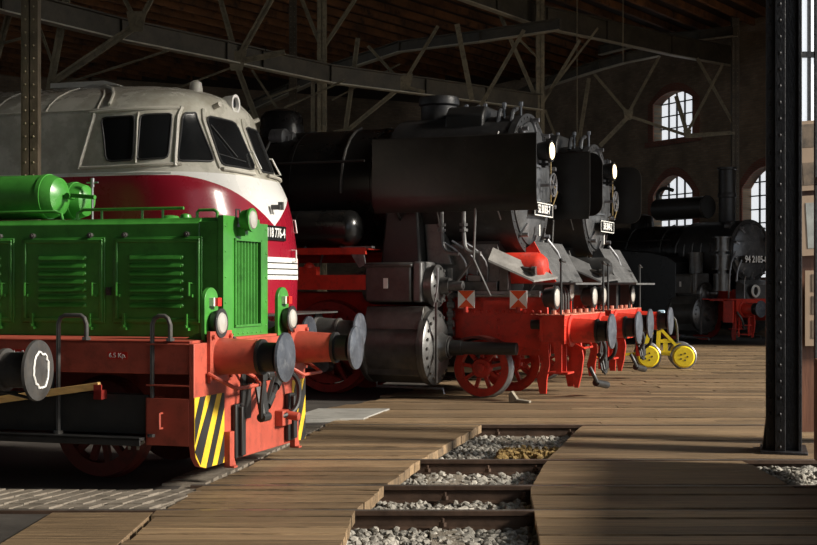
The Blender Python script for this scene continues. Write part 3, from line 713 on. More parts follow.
# chevron panels
def chevrons(y0, y1, n, flip):
    z0, z1 = .165, .75; root_ = MB(); root_.prism([(y0,z1),(y0,.36 if flip else .3),(y0+.02 if flip else y0,.27 if flip else z0),(y0+.10 if flip else y0,.19 if flip else z0),(y0+.2 if flip else y0,z0),(y1,z0),(y1,z1)],'x',-.62,-.615)
    pn = root_.build('warning_chevrons', M['yellow'], S, smooth=0)
    b = MB(); wdt = .105; per = .21; sl = 1.15   # dark bars rising to the right
    H_ = z1-z0
    for k in range(-4, n):
        ya = y0+k*per
        quad = [(ya,z0),(ya+wdt,z0),(ya+wdt+H_*.52,z1),(ya+H_*.52,z1)]
        # clip to y0..y1
        def clip(poly, c, keep):
            out = []
            for i in range(len(poly)):
                p, q = poly[i], poly[(i+1)%len(poly)]; ip = keep(p[0]); iq = keep(q[0])
                if ip: out.append(p)
                if ip != iq:
                    t_ = (c-p[0])/(q[0]-p[0]); out.append((c, p[1]+(q[1]-p[1])*t_))
            return out
        q = clip(quad, y0+.004, lambda v: v >= y0+.004); q = clip(q, y1-.004, lambda v: v <= y1-.004) if q else q
        if flip and q: # cut corner near y0
            q2 = []
            for (yy, zz) in q: q2.append((yy, max(zz, .165+max(0, (y0+.2-yy))**2*4)))
            q = q2
        if len(q) > 2: b.prism(q,'x',-.616,-.612)
    b.build('black_stripes', M['stripeblk'], pn, smooth=0)
chevrons(-1.32,-.76,4,True); chevrons(.76,1.095,4,False)
# buffers and details of the beam
for y in (-.875,.875): buffer(S, y, z=1.06, rp=.205, sleeve=FR, rs=.135, ls=.38, square=True, dark=M['rubber'])
b = MB()
b.tube([(-.60,-1.10,.93),(-.54,-1.10,.90),(-.42,-.95,.80),(-.42,-.45,.80),(-.50,-.40,.86),(-.60,-.60,.97)],.017,8)
b.build('shunter_grab_iron', FR, S)
b = MB(); b.tube([(-.60,.45,.96),(-.52,.45,.90),(-.42,.55,.82),(-.42,1.0,.82),(-.52,1.05,.87),(-.6,1.02,.93)],.017,8); b.build('shunter_grab_iron', FR, S)
b = MB(); b.bx(-.61,-.53,-.58,-.50,.20,.62); b.bx(-.61,-.57,-.62,-.46,.18,.64); b.build('foot_step', M['rubber'], S, bevel=.01)
b = MB(); b.bx(-.61,-.53,.60,.68,.22,.62); b.bx(-.61,-.57,.56,.72,.20,.64); b.build('foot_step', M['rubber'], S, bevel=.01)
for y in (-.70, .76):
    b = MB(); b.prism([(y-.05,.42),(y+.04,.42),(y+.04,.2),(y+.08,.12),(y-.05,.12)],'x',-.62,-.57); b.bx(-.62,-.53,y-.05,y+.02,.12,.135); b.build('rail_guard', FR, S)
# screw coupling and brake hose
b = MB(); b.bar((-.62,.02,.84),(-.38,.02,.88),.05,.10); b.cyl((-.40,-.05,.88),(-.40,.09,.88),.035,n=10)
b.bx(-.62,-.60,-.08,.13,.74,.96); b.build('draw_hook', M['black'], S, bevel=.008).location.y = -.34
b = MB(); b.bar((-.42,-.04,.86),(-.34,-.10,.56),.045,.03); b.bar((-.42,.09,.86),(-.34,-.02,.56),.045,.03); b.cyl((-.34,-.13,.54),(-.34,.02,.54),.04,n=10)
b.bar((-.38,-.02,.56),(-.42,.42,.80),.05); b.bar((-.36,.02,.63),(-.42,.34,.86),.03); b.cyl((-.385,.1,.62),(-.40,.24,.70),.04,n=12); b.cyl((-.42,.36,.77),(-.43,.50,.86),.05,n=12)
b.tube([(-.34,-.12,.54),(-.32,-.17,.66),(-.31,-.14,.88)],.02,6); b.bx(-.33,-.29,-.2,-.1,.86,.93); b.build('screw_coupling', M['rubber'], S).location = (-.06,-.36,-.02)
hose(S,'brake_hose',[(-.62,.34,.80),(-.56,.38,.86),(-.50,.50,.84),(-.47,.58,.72),(-.47,.56,.56),(-.50,.48,.47),(-.56,.36,.45)],.024)
b = MB(); b.bx(-.62,-.54,.34,.56,.36,.50); b.cyl((-.56,.44,.46),(-.42,.44,.44),.04,n=12); b.build('hose_rest', FR, S, bevel=.006)
b = MB(); b.tube([(-.66,-.62,1.20),(-.62,-.55,1.22),(-.60,-.48,1.10)],.012,6,1); b.build('lamp_cable', M['rubber'], S)
# wheels, springs, dark underside
for x in (-1.78,-4.3):
    for y,o_ in ((-.72,-1),(.72,1)): wheel(S,'wheel',x,y,.42,12,M['dullred'],outer=o_)
b = MB(); b.cyl((-1.78,-.75,.42),(-1.78,.75,.42),.07); b.cyl((-4.3,-.75,.42),(-4.3,.75,.42),.07); b.build('axle', M['grime'], S)
for y in (-.95,):
    b = MB(); b.bx(-1.92,-1.66,y-.1,y+.1,.32,.58); b.bx(-2.3,-1.3,y-.05,y+.05,.66,.74); b.bx(-2.15,-1.45,y-.05,y+.05,.60,.66); b.build('axle_box', M['grime'], S, bevel=.01)
b = MB(); b.bx(-4.9,-1.05,-1.27,-1.25,.44,.76); b.bx(-4.9,-1.05,-1.42,-.98,.40,.425); b.bx(-4.9,-1.05,-1.42,-1.40,.36,.425)
b.build('footboard', M['greymetal'] if 0 else M['black'], S, bevel=.004)
b = MB(); b.bx(-2.0,-1.96,-1.24,-1.2,.72,.96); b.build('footboard_hanger', M['greymetal'], S)
for (x0, x1) in ((-1.86,-1.60),(-1.0,-.84)):
    b = MB(); b.tube([(x0,-1.30,.42),(x0,-1.30,1.33),(x0+.02,-1.30,1.38),(x0+.06,-1.30,1.40),(x1-.05,-1.30,1.40),(x1-.02,-1.30,1.38),(x1,-1.30,1.33),(x1,-1.30,1.20)],.019,10); b.cyl((x0,-1.30,.425),(x0,-1.30,.45),.04,n=10); b.cyl((x1,-1.3,1.2),(x1,-1.3,1.225),.035,n=10); b.build('boarding_handrail', M['grime'], S)
text('painted_lettering','6.5 Kp.',.055,M['white'],S,(-1.33,-1.273,1.075),'-y'); text('painted_lettering','10 km/h',.055,M['white'],S,(-2.28,-1.273,1.085),'-y')
MB().bx(-1.42,-1.24,-1.272,-1.27,1.045,1.105).build('label_patch', M['redlens'], S); MB().bx(-2.37,-2.19,-1.272,-1.27,1.055,1.115).build('label_patch', M['redlens'], S)
text('painted_lettering','6.5 Kp',.05,M['grime'],S,(-.617,-.1,1.15),'x')
text('painted_lettering','4 P',.15,M['cream'],S,(-1.42,-.83,.30),'-y',bold=.004)
# pole lying on the footboard
p0, p1 = Vector((-4.05,-1.33,.45)), Vector((-1.46,-1.33,.83))
pole = thing('timber_pole','pale new timber pole leaning along the black footboard of the green shunter','pole',(-.73,11.84,0),-math.radians(17))
MB().bar(p0,p1,.045,.06).build('pole_shaft', M['newwood'], pole, smooth=0, bevel=.004)
b = MB(); b.bx(-1.50,-1.43,-1.36,-1.27,.72,.795); b.bx(-1.50,-1.43,-1.36,-1.345,.72,.84); b.build('pole_bracket', M['wheel_red'], S)

# neighbouring wagon beyond the left edge: only its right buffer is seen
Wg = loco('flat_wagon','black vehicle mostly beyond the left edge with one worn round buffer showing','wagon',-2.76,8.55,13)
b = MB(); b.bx(-.68,-.62,-1.3,1.3,.75,1.25); b.bx(-8,-.68,-1.3,1.3,1.15,1.25); b.bx(-8,-.68,-1.25,-1.15,.8,1.2); b.bx(-8,-.68,1.15,1.25,.8,1.2); b.build('underframe', M['black'], Wg)
for y in (-.875,.875): buffer(Wg, y, z=1.055, rp=.215, sleeve=M['black'], rs=.14, ls=.34, dark=M['grime'], square=True, plate=M['grime'])
b = MB(); b.tube([(-.45,.8,.92),(-.25,.86,.90),(-.08,.875,.86)],.012,6,1); b.build('buffer_stay', M['black'], Wg)
for x in (-2,-6.5):
    for y,o_ in ((-.72,-1),(.72,1)): wheel(Wg,'wheel',x,y,.46,10,M['black'],outer=o_)
b = MB(); pts = [(.006,.875+math.cos(a)*(.105+R.uniform(-.012,.012)),1.055+math.sin(a)*(.125+R.uniform(-.015,.015))) for a in [2*PI*k/30 for k in range(31)]]
b.tube(pts,.008,5); b.build('grease_ring', M['white'], Wg)

# ================================================================ CREAM AND RED DIESEL
V = loco('diesel_locomotive', 'large cherry red diesel locomotive with cream cab roof and white pointed chest', 'locomotive', -.89, 16.82, 18)
def interp(z, T):
    if z <= T[0][0]: return T[0][1]
    for (a, p), (c, q) in zip(T[:-1], T[1:]):
        if z <= c:
            t = (z-a)/(c-a); return p+(q-p)*t
    return T[-1][1]
XF = [(1.0, -0.88), (1.3, -0.8), (1.7, -0.79), (2.1, -0.8), (2.5, -0.86), (2.8, -0.94), (2.96, -1.02), (3.1, -1.1), (3.66, -1.34), (3.76, -1.36), (3.88, -1.38), (4.0, -1.48), (4.1, -1.72), (4.18, -2.1), (4.23, -2.6), (4.25, -3.2)]
WH = [(1.0, 1.46), (2.9, 1.48), (3.15, 1.46), (3.62, 1.4), (3.74, 1.38), (3.86, 1.27), (3.98, 1.09), (4.08, 0.86), (4.16, 0.6), (4.22, 0.3), (4.25, 0.05)]
def body_pt(z, t):
    """t in [-1,0): straight left side from x=-14 ; [0,1]: left quarter of the nose; [1,2]: right quarter; (2,3]: right side"""
    w = interp(z, WH); xf = interp(z, XF); a = 1.3; n = 2.9
    xc = xf-a
    if t < 0: return Vector((xc+t*(14+xc), -w, z))
    if t > 2: return Vector((xc-(t-2)*(14+xc), w, z))
    th = t*PI/2 if t <= 1 else (2-t)*PI/2
    x = xc+a*math.sin(th)**(2/n); y = -w*math.cos(th)**(2/n) if math.cos(th) > 1e-6 else 0
    return Vector((x, y if t <= 1 else -y, z))
def body_n(z, t):
    e = 1e-3; p = body_pt(z, t); d1 = body_pt(z, t+e)-p; d2 = body_pt(z+e, t)-p; return d1.cross(d2).normalized()
zs = [1.0+.05*k for k in range(66)]; zs = [z for z in zs if z < 4.23]+[4.25]
ts = [-1,-.8,-.6,-.4,-.25,-.12,-.05]+[k/24 for k in range(49)]+[2.05,2.12,2.25,2.4,2.6,2.8,3]
b = MB(); vsx = [body_pt(z, t) for z in zs for t in ts]; nt_ = len(ts)
fs = [(i*nt_+j, i*nt_+j+1, (i+1)*nt_+j+1, (i+1)*nt_+j) for i in range(len(zs)-1) for j in range(nt_-1)]
fs.append(tuple((len(zs)-1)*nt_+j for j in range(nt_))); fs.append(tuple(range(nt_))[::-1]); fs.append(tuple([i*nt_ for i in range(len(zs))]+[i*nt_+nt_-1 for i in range(len(zs))][::-1]))
b.add(vsx, fs); body = b.build('body', M['cherry'], V, smooth=40)
# two-tone paint: cream above a boundary that dips to a point at the nose (object space)
pm = bpy.data.materials.new('two tone coach paint'); pm.use_nodes = True; N = pm.node_tree.nodes; Lk = pm.node_tree.links; P = N['Principled BSDF']
P.inputs['Roughness'].default_value = .25; P.inputs['Coat Weight'].default_value = .3; P.inputs['Coat Roughness'].default_value = .12
tc = N.new('ShaderNodeTexCoord'); sx = N.new('ShaderNodeSeparateXYZ'); Lk.new(tc.outputs['Object'], sx.inputs[0])
def mth(op, a, b_=None, c_=None):
    n_ = N.new('ShaderNodeMath'); n_.operation = op
    for i, q in enumerate((a, b_, c_)):
        if q is None: continue
        if isinstance(q, (int, float)): n_.inputs[i].default_value = q
        else: Lk.new(q, n_.inputs[i])
    return n_.outputs[0]
ay = mth('ABSOLUTE', sx.outputs[1]); k1 = mth('MULTIPLY', mth('POWER', mth('MAXIMUM', mth('SUBTRACT', 1.0, mth('DIVIDE', ay, 1.34)), 0.0), 1.25), .56)
front = mth('GREATER_THAN', sx.outputs[0], -2.6)
zb = mth('SUBTRACT', 2.955, mth('MULTIPLY', k1, front))
isw = mth('GREATER_THAN', sx.outputs[2], zb)
cr = N.new('ShaderNodeMix'); cr.data_type = 'RGBA'; cr.inputs[6].default_value = (.27,.008,.022,1)
nz = N.new('ShaderNodeTexNoise'); nz.inputs['Scale'].default_value = 1.8; nz.inputs['Detail'].default_value = 9; nz.inputs['Roughness'].default_value = .65; Lk.new(tc.outputs['Object'], nz.inputs['Vector'])
rm = N.new('ShaderNodeValToRGB'); rm.color_ramp.elements[0].position = .34; rm.color_ramp.elements[1].position = .62; rm.color_ramp.elements[0].color = (.33,.31,.25,1); rm.color_ramp.elements[1].color = (.56,.54,.47,1); Lk.new(nz.outputs['Fac'], rm.inputs[0])
hi = mth('GREATER_THAN', sx.outputs[2], 3.0); wc = N.new('ShaderNodeMix'); wc.data_type = 'RGBA'; wc.inputs[6].default_value = (.74,.73,.70,1); Lk.new(hi, wc.inputs[0]); Lk.new(rm.outputs[0], wc.inputs[7])
Lk.new(isw, cr.inputs[0]); Lk.new(wc.outputs[2], cr.inputs[7]); Lk.new(cr.outputs[2], P.inputs['Base Color'])
rr_ = mth('MULTIPLY_ADD', nz.outputs['Fac'], .3, .12); Lk.new(rr_, P.inputs['Roughness'])
body.data.materials[0] = pm
def patch(name, m, poly, off0=.004, th=.012, parent=V, sub=5, smooth=60):
    """raised panel following the body surface; poly of (t, z) corners"""
    n = len(poly); P_ = []
    for i in range(n):
        (t0, z0), (t1, z1) = poly[i], poly[(i+1) % n]
        for k in range(sub): P_.append((t0+(t1-t0)*k/sub, z0+(z1-z0)*k/sub))
    ct = (sum(p[0] for p in P_)/len(P_), sum(p[1] for p in P_)/len(P_))
    rings = []
    for s_ in (1, .75, .5, .25): rings.append([(ct[0]+(t-ct[0])*s_, ct[1]+(z-ct[1])*s_) for t, z in P_])
    b = MB(); L_ = len(P_); vs_ = []
    vs_ += [body_pt(z, t)-body_n(z, t)*.01 for t, z in rings[0]]
    for rg in rings: vs_ += [body_pt(z, t)+body_n(z, t)*(off0+th) for t, z in rg]
    vs_.append(body_pt(ct[1], ct[0])+body_n(ct[1], ct[0])*(off0+th))
    fs_ = []
    for r_ in range(len(rings)): fs_ += [(r_*L_+i, r_*L_+(i+1) % L_, (r_+1)*L_+(i+1) % L_, (r_+1)*L_+i) for i in range(L_)]
    fs_ += [(len(rings)*L_+i, len(rings)*L_+(i+1) % L_, len(vs_)-1) for i in range(L_)]
    b.add(vs_, fs_); return b.build(name, m, parent, smooth=smooth)
def rimtube(name, m, poly, r=.016, parent=V, off=.012, sub=6, close=True):
    pts = []; n = len(poly)
    for i in range(n if close else n-1):
        (t0, z0), (t1, z1) = poly[i], poly[(i+1) % n]
        for k in range(sub): t, z = t0+(t1-t0)*k/sub, z0+(z1-z0)*k/sub; pts.append(body_pt(z, t)+body_n(z, t)*off)
    if close: pts.append(pts[0])
    else: t, z = poly[-1]; pts.append(body_pt(z, t)+body_n(z, t)*off)
    b = MB(); b.tube(pts, r, 6); return b.build(name, m, parent)
def tx(x, z):  # side parameter from x (straight part)
    w = interp(z, XF)-1.3; return (x-w)/(14+w)
def rnd(poly, k=.14):
    out = []
    n = len(poly)
    for i in range(n):
        p0, p1, p2 = poly[i-1], poly[i], poly[(i+1) % n]
        for (q) in (p0, p2):
            pass
        a_ = (p1[0]+(p0[0]-p1[0])*k, p1[1]+(p0[1]-p1[1])*k); c_ = (p1[0]+(p2[0]-p1[0])*k, p1[1]+(p2[1]-p1[1])*k)
        out += [a_, ((a_[0]+c_[0]+p1[0]*2)/4, (a_[1]+c_[1]+p1[1]*2)/4), c_]
    return out
WINS = [('side_window', [(0.024, 3.663), (0.196, 3.676), (0.104, 3.138), (0.0, 3.128)]), ('side_window', [(0.232, 3.687), (0.456, 3.709), (0.32, 3.161), (0.124, 3.138)]), ('side_window', [(0.544, 3.73), (0.644, 3.744), (0.664, 3.139), (0.376, 3.126)]), ('windscreen', [(0.732, 3.722), (0.992, 3.711), (1.0, 3.099), (0.716, 3.109)]), ('windscreen', [(1.036, 3.689), (1.248, 3.683), (1.192, 3.112), (1.016, 3.095)])]
for nm, poly in WINS:
    pl = rnd(poly, .12); w_ = patch(nm, M['glass'], pl, 0, .008, sub=2, smooth=60); rimtube('window_rubber', M['rubber'], pl, .012, w_, .012, 2)
    for o in (): pass
def bpx(x, z, off=0):   # point on the straight side
    return body_pt(z, tx(x, z))+body_n(z, tx(x, z))*off
# window surrounds, gutter, roof seams
rimtube('window_surround', M['cream'], [(tx(-2.66,3.70),3.73),(.50,3.79)], .022, V, .01, close=False)
rimtube('window_surround', M['cream'], [(tx(-2.74,3.02),3.06),(.40,3.09)], .022, V, .01, close=False)
rimtube('window_surround', M['cream'], [(tx(-2.58,3.72),3.72),(tx(-2.76,3.04),3.04)], .026, V, .01, close=False)
rimtube('window_pillar', M['cream'], [(.222,3.72),(.115,3.10)], .016, V, .012, close=False)
rimtube('window_pillar', M['cream'], [(.52,3.80),(.345,3.06)], .03, V, .008, close=False)
rimtube('window_pillar', M['cream'], [(.70,3.80),(.69,3.06)], .03, V, .008, close=False)
rimtube('window_pillar', M['cream'], [(1.02,3.78),(1.008,3.06)], .026, V, .008, close=False)
rimtube('gutter', M['cream'], [(-.95,3.76),(-.02,3.76),(.45,3.80)], .011, V, .008, sub=14, close=False)
for xq in (-2.55, -3.3, -4.05, -4.8):
    b = MB(); b.tube([bpx(xq, z, .002) for z in (3.77,3.86,3.98,4.08,4.16,4.22,4.245)], .012, 6); b.build('roof_seam', M['cream'], V)
b = MB(); b.tube([bpx(-2.1, z, .02) for z in (3.82,3.9,3.98,4.08,4.16,4.22,4.24)], .02, 6); b.build('roof_seam', M['cream'], V)
rimtube('waist_ledge', M['white'], [(tx(-2.9,2.975),2.985),(.3,2.985)], .012, V, .006, sub=14, close=False)
for (ta, tb) in ((.70,.97),(1.05,1.42)): rimtube('windscreen_ledge', M['cream'], [(ta,3.045),(tb,3.03)], .022, V, .03, close=False)
def vnose(y, z, off=0):
    t = 1.0; best = None
    for k in range(0, 181):
        t_ = .1+k*.01; p = body_pt(z, t_)
        if best is None or abs(p.y-y) < best[0]: best = (abs(p.y-y), t_)
    return body_pt(z, best[1])+body_n(z, best[1])*off
for y in (-.02, 1.0): 
    b = MB(); p, q = vnose(y, 3.34, .01), vnose(y, 3.12, .01); f_ = Vector((.05,0,0)); b.tube([p, p+f_, q+f_+Vector((.02,0,0)), q], .012, 6); b.build('grab_rail', M['white'], V)
b = MB(); p, q = vnose(-.75, 3.6, .03), vnose(-.45, 3.22, .03); b.tube([p, q], .008, 6); b.tube([vnose(-.9,3.25,.03),vnose(-.3,3.18,.03)],.006,6); b.build('windscreen_wiper', M['rubber'], V)
# roof fittings
b = MB(); b.lathe((-1.95,.0,4.14),(0,0,1),[(0,.09),(.05,.085),(.12,.075),(.15,.03)],16); b.build('roof_ventilator', M['cream'], V)
b = MB(); b.lathe((-2.35,.2,4.18),(0,0,1),[(0,.13),(.04,.12),(.06,.05)],16); b.build('roof_ventilator', M['cream'], V)
b = MB(); b.prism([(-3.95,4.24),(-3.95,4.31),(-3.15,4.31),(-2.95,4.25),(-2.95,4.24)],'y',-.25,.1); b.build('roof_hatch', M['cream'], V, bevel=.01)
b = MB(); b.lathe((-1.62,0,3.96),(1,0,0),[(0,.06),(.1,.105),(.2,.115),(.24,.125),(.24,.09),(.2,.085)],24,cap=False); b.build('top_headlamp', M['white'], V)
MB().lathe((-1.44,0,3.96),(1,0,0),[(0,.088),(.02,.08),(.035,.03),(.036,.005)],20).build('headlamp_glass', M['glass'], V)
b = MB(); b.cyl(vnose(-.55,3.86,0),vnose(-.55,3.86,.09),.035,n=10); b.build('horn', M['cream'], V)
b = MB(); b.cyl(vnose(.9,3.84,0),vnose(.9,3.84,.09),.03,n=10); b.build('horn', M['cream'], V)
# number plate, white panel with slots, hooks
MB().bx(-.86,-.79,-.42,.24,2.21,2.395).build('number_plate', M['blackg'], V, bevel=.004)
text('painted_number','118 776-4',.165,M['white'],V,(-.787,-.09,2.30),'x',bold=.003,xs=.85)
b = MB(); pl = [(.66,1.72),(.66,2.0),(1.32,2.0),(1.32,1.72)]; wp = patch('white_grille_panel', M['white'], pl, 0, .006, sub=8)
for k in range(3): rimtube('slot', M['stripeblk'], [(.72,1.78+k*.075),(1.25,1.78+k*.075)], .008, wp, .012, close=False)
b = MB(); b.bx(-.86,-.74,-.08,-.02,2.60,2.66); b.bx(-.80,-.74,.0,.05,2.60,2.70); b.build('chest_hook', M['grime'], V)
for (y, z0, z1) in ((1.1,2.35,2.52),(.5,1.95,2.1),(1.2,1.7,2.15)):
    b = MB(); p, q = vnose(y, z1, 0), vnose(y, z0, 0); f_ = Vector((.06,0,0)); b.tube([p, p+f_, q+f_, q], .011, 6); b.build('grab_rail', M['white'], V)
b = MB(); p = vnose(1.25,2.05); b.bx(p.x,p.x+.1,p.y-.03,p.y+.05,1.9,2.0); b.build('tail_lamp', M['redlens'], V)
b = MB(); b.bx(-13.8,-.95,-1.35,1.35,.55,1.02); b.bx(-1.1,-.62,-1.3,1.3,.80,1.0); b.bx(-1.0,-.45,-1.2,1.2,1.28,1.30); b.build('underframe', M['grime'], V)
for y in (-.875,.875): buffer(V, y, z=1.05, rp=.235, sleeve=M['grime'], rs=.155, ls=.30, dark=M['grime'])
for xc_ in (-3.9,-10.5):
    for dx in (-1.3,1.3):
        for y,o_ in ((-.74,-1),(.74,1)):
            b = MB(); b.lathe((xc_+dx,y-.06,.5),(0,1,0),[(0,.1),(0,.44),(.02,.5),(.12,.5),(.13,.53),(.15,.44),(.13,.1)],36); b.build('wheel', M['grime'], V)
    b = MB(); b.bx(xc_-2,xc_+2,-1.0,-.92,.42,.75); b.bx(xc_-2,xc_+2,.92,1.0,.42,.75); b.bx(xc_-.2,xc_+.2,-1,1,.42,.7); b.build('bogie_frame', M['black'], V)

# ================================================================ STEAM ENGINES
def steam(name, label, ox, oy, deg, P):
    L_ = loco(name, label, 'steam locomotive', ox, oy, deg)
    BK, BG, GM = M['black'], M['blackg'], M['grime']
    xd, zc, Rs, Rb = P['xd'], P['zc'], P['Rs'], P['Rb']; RD = M['loco_red']; tankl = P.get('tank')
    # boiler
    b = MB(); xs0 = xd-2.0; prof = []
    b.lathe((P['xe'],0,zc),(1,0,0),[(0,Rb),(xs0-P['xe'],Rb)],48)
    for k in range(5): xx = xs0-.3-k*1.35; b.lathe((xx,0,zc),(1,0,0),[(0,Rb+.012),(.06,Rb+.012)],48)
    b.build('boiler', BG, L_)
    b = MB(); b.lathe((xs0,0,zc),(1,0,0),[(0,Rb),(.02,Rs-.03),(.08,Rs-.02),(1.9,Rs-.02),(1.9,Rs),(2.0,Rs),(2.0,Rs-.12),(1.96,Rs-.14),(1.96,.1)],56)
    for k in range(40):
        a = 2*PI*k/40; b.dome((xd,math.cos(a)*(Rs-.055),zc+math.sin(a)*(Rs-.055)),(1,0,0),.018,.014,6)
    b.build('smokebox', M['sboxbody'], L_)
    # door
    rd = Rs-.13
    b = MB(); b.lathe((xd-.03,0,zc),(1,0,0),[(0,rd),(.05,rd),(.07,rd-.03),(.12,rd*.8),(.165,rd*.5),(.185,rd*.2),(.19,.01)],56)
    dr = b.build('smokebox_door', M['sbox'], L_)
    for k in range(10):
        a = 2*PI*(k+.5)/10; c, s_ = math.cos(a), math.sin(a); b = MB()
        b.bar((xd+.02,c*(rd+.06),zc+s_*(rd+.06)),(xd+.09,c*(rd-.16),zc+s_*(rd-.16)),.065,.045,up=(1,0,0)); b.cyl((xd+.0,c*(rd+.03),zc+s_*(rd+.03)),(xd+.14,c*(rd+.03),zc+s_*(rd+.03)),.034,n=8); b.build('door_clamp', M['steel'], dr)
    for dz in (-.28,.28):
        b = MB(); b.bar((xd+.06,-rd-.05,zc+dz),(xd+.17,-.1,zc+dz*.9),.05,.03); b.build('hinge_strap', M['sbox'], dr)
    b = MB(); b.ring((xd+.36,0,zc-.02),(1,0,0),.17,.014,28,6); b.cyl((xd+.1,0,zc-.02),(xd+.40,0,zc-.02),.025)
    for k in range(5): a = 2*PI*k/5; b.tube([(xd+.36,0,zc-.02),(xd+.36,.17*math.cos(a),zc-.02+.17*math.sin(a))],.010,5)
    if P.get('handwheel', 1): b.build('door_handwheel', M['steel'], dr)
    b = MB(); b.tube([(xd+.1,.34,zc+.55),(xd+.22,.34,zc+.5),(xd+.22,.34,zc-.25),(xd+.1,.34,zc-.3)],.012,6); b.tube([(xd+.22,.3,zc+.1),(xd+.3,.42,zc-.1),(xd+.25,.36,zc-.3)],.014,6); (b.build('door_handrail', M['brass'], dr) if not tankl else None)
    pz = P['plate_z']; pw = P.get('pw', .48)
    b = MB(); b.bx(xd+.19,xd+.21,-pw,pw,pz-.10,pz+.10); pl = b.build('number_plate', BG, dr, bevel=.003)
    b = MB(); 
    for (y0,y1,z0,z1) in ((-pw,pw,pz+.085,pz+.10),(-pw,pw,pz-.10,pz-.085),(-pw,-pw+.015,pz-.1,pz+.1),(pw-.015,pw,pz-.1,pz+.1)): b.bx(xd+.21,xd+.216,y0,y1,z0,z1)
    if P.get('border', 1): b.build('plate_border', M['white'], pl)
    text('plate_number', P['num'], P.get('nsize', .17), M['platewhite'], pl, (xd+.216,0,pz), 'x', bold=.006 if tankl else .003, xs=.9)
    if P.get('mark', 1):
        b = MB(); b.bar((xd+.175,-.1,zc-.62),(xd+.165,-.06,zc-.78),.05,.006,up=(1,0,0)); b.build('chalk_mark', M['white'], dr)
    # lamp on the smokebox
    if P.get('toplamp', 1):
        lz = P['lamp_z']; round_lamp(L_, 'headlamp', xd+.34, 0, lz, .165, M['lamp_on'], L=.26, body=BG)
        b = MB(); b.bx(xd-.02,xd+.3,-.05,.05,lz-.22,lz-.18); b.build('lamp_bracket', BG, L_)
    # chimney, preheater, domes
    cx, cr_, cz = P['chim']; b = MB(); zt = zc+Rs-.06
    b.lathe((cx,0,zt-.1),(0,0,1),[(0,cr_*1.25),(.1,cr_*1.02),(cz-zt-.05,cr_),(cz-zt-.02,cr_+.035),(cz-zt+.06,cr_+.035),(cz-zt+.1,cr_+.02),(cz-zt+.1,cr_-.06)],32); b.build('chimney', M['sboxbody'], L_)
    if P.get('preheat'):
        b = MB(); b.prism([(-.62,zc+.70),(-.60,zc+1.02),(-.45,zc+1.16),(.45,zc+1.16),(.60,zc+1.02),(.62,zc+.70)],'x',xd-1.15,xd-.55); b.build('feedwater_heater', BK, L_, bevel=.03)
        for xx, hh in ((xd-.35,.16),(xd-.75,.22),(xd-.15,.12)):
            b = MB(); b.tube([(xx,-.5,zc+.88),(xx,-.42,zc+1.03+hh*.3),(xx,-.2,zc+1.05+hh*.6)],.035,8,1); b.build('steam_pipe', M['sbox'], L_)
        for xx in (xd-.04, xd-.3, xd-.6, xd-.9):
            b = MB(); b.cyl((xx,-.35,zc+.9),(xx,-.35,zc+1.16),.018,n=8); b.cyl((xx,-.35,zc+1.14),(xx,-.35,zc+1.2),.035,n=8); b.build('pipe_fitting', M['sbox'], L_)
    for dx in (4.2, 6.6):
        b = MB(); b.lathe((xd-dx,0,zc+Rb-.15),(0,0,1),[(0,.42),(.2,.36),(.42,.34),(.5,.28),(.55,.12),(.56,.01)],28); b.build('dome', BG, L_)
    # cab
    b = MB(); xc = P['xe']
    b.prism([(-1.5,1.6),(-1.5,3.3),(-1.2,3.9),(-.6,4.15),(.6,4.15),(1.2,3.9),(1.5,3.3),(1.5,1.6)],'x',xc-1.9,xc); b.build('cab', BG, L_)
    b = MB(); b.bx(xc-1.3,xc-.5,-1.53,-1.49,2.5,3.2); b.bx(xc,xc+.02,-1.35,-1.05,2.9,3.4); b.build('cab_window', M['glass'], L_)
    # frame and beam
    b = MB(); b.bx(P['xe']-1.8,-1.0,-.60,-.56,.62,1.52); b.bx(P['xe']-1.8,-1.0,.56,.60,.62,1.52)
    for k in range(9): b.bx(-1.4-k*1.1,-1.36-k*1.1,-.56,.56,.7,1.5)
    b.build('frame', P.get('framecol', RD), L_)
    if not tankl:
        b = MB(); b.prism([(-2.42,.86),(-2.42,1.52),(-1.05,1.52),(-1.0,1.30),(-1.0,.86),(-1.15,.70),(-1.9,.86)],'y',-.72,-.62); b.build('frame_extension', RD, L_, bevel=.008)
        b = MB(); rivet_row(b,(-2.35,-.72,1.26),(-1.12,-.72,1.26),12,(0,-1,0),.032); rivet_row(b,(-1.75,-.72,.92),(-1.75,-.72,1.25),4,(0,-1,0),.03); rivet_row(b,(-1.12,-.72,.9),(-1.12,-.72,1.2),4,(0,-1,0),.03); b.build('frame_rivets', RD, L_)['kind'] = 'stuff'
        b = MB(); b.bx(-2.3,-1.1,-.80,-.72,1.50,1.56); b.tube([(-2.4,-.78,1.50),(-1.1,-.78,1.50)],.03,8); b.build('frame_ledge', M['steel'], L_)
    zt_ = 1.22
    b = MB(); b.bx(-.66,-.62,-1.18,1.18,.82,zt_); b.bx(-.98,-.66,-1.18,-1.14,.82,zt_); b.bx(-.98,-.66,1.14,1.18,.82,zt_); b.bx(-.98,-.66,-1.18,1.18,.82,.86)
    for (z0,z1,x0,x1) in ((.82,.86,-.98,-.62),(zt_-.04,zt_,-.98,-.62),(.82,zt_,-.98,-.94),(.82,zt_,-.66,-.62)): b.bx(x0,x1,-1.20,-1.18,z0,z1)
    for y in (-1.15,-.55,-.3,.3,.55,1.15): rivet_row(b,(-.62,y,.87),(-.62,y,1.17),4,(1,0,0),.016)
    b.build('buffer_beam', RD, L_)
    b = MB(); b.bx(-1.0,-.62,-1.18,1.18,zt_,zt_+.012)
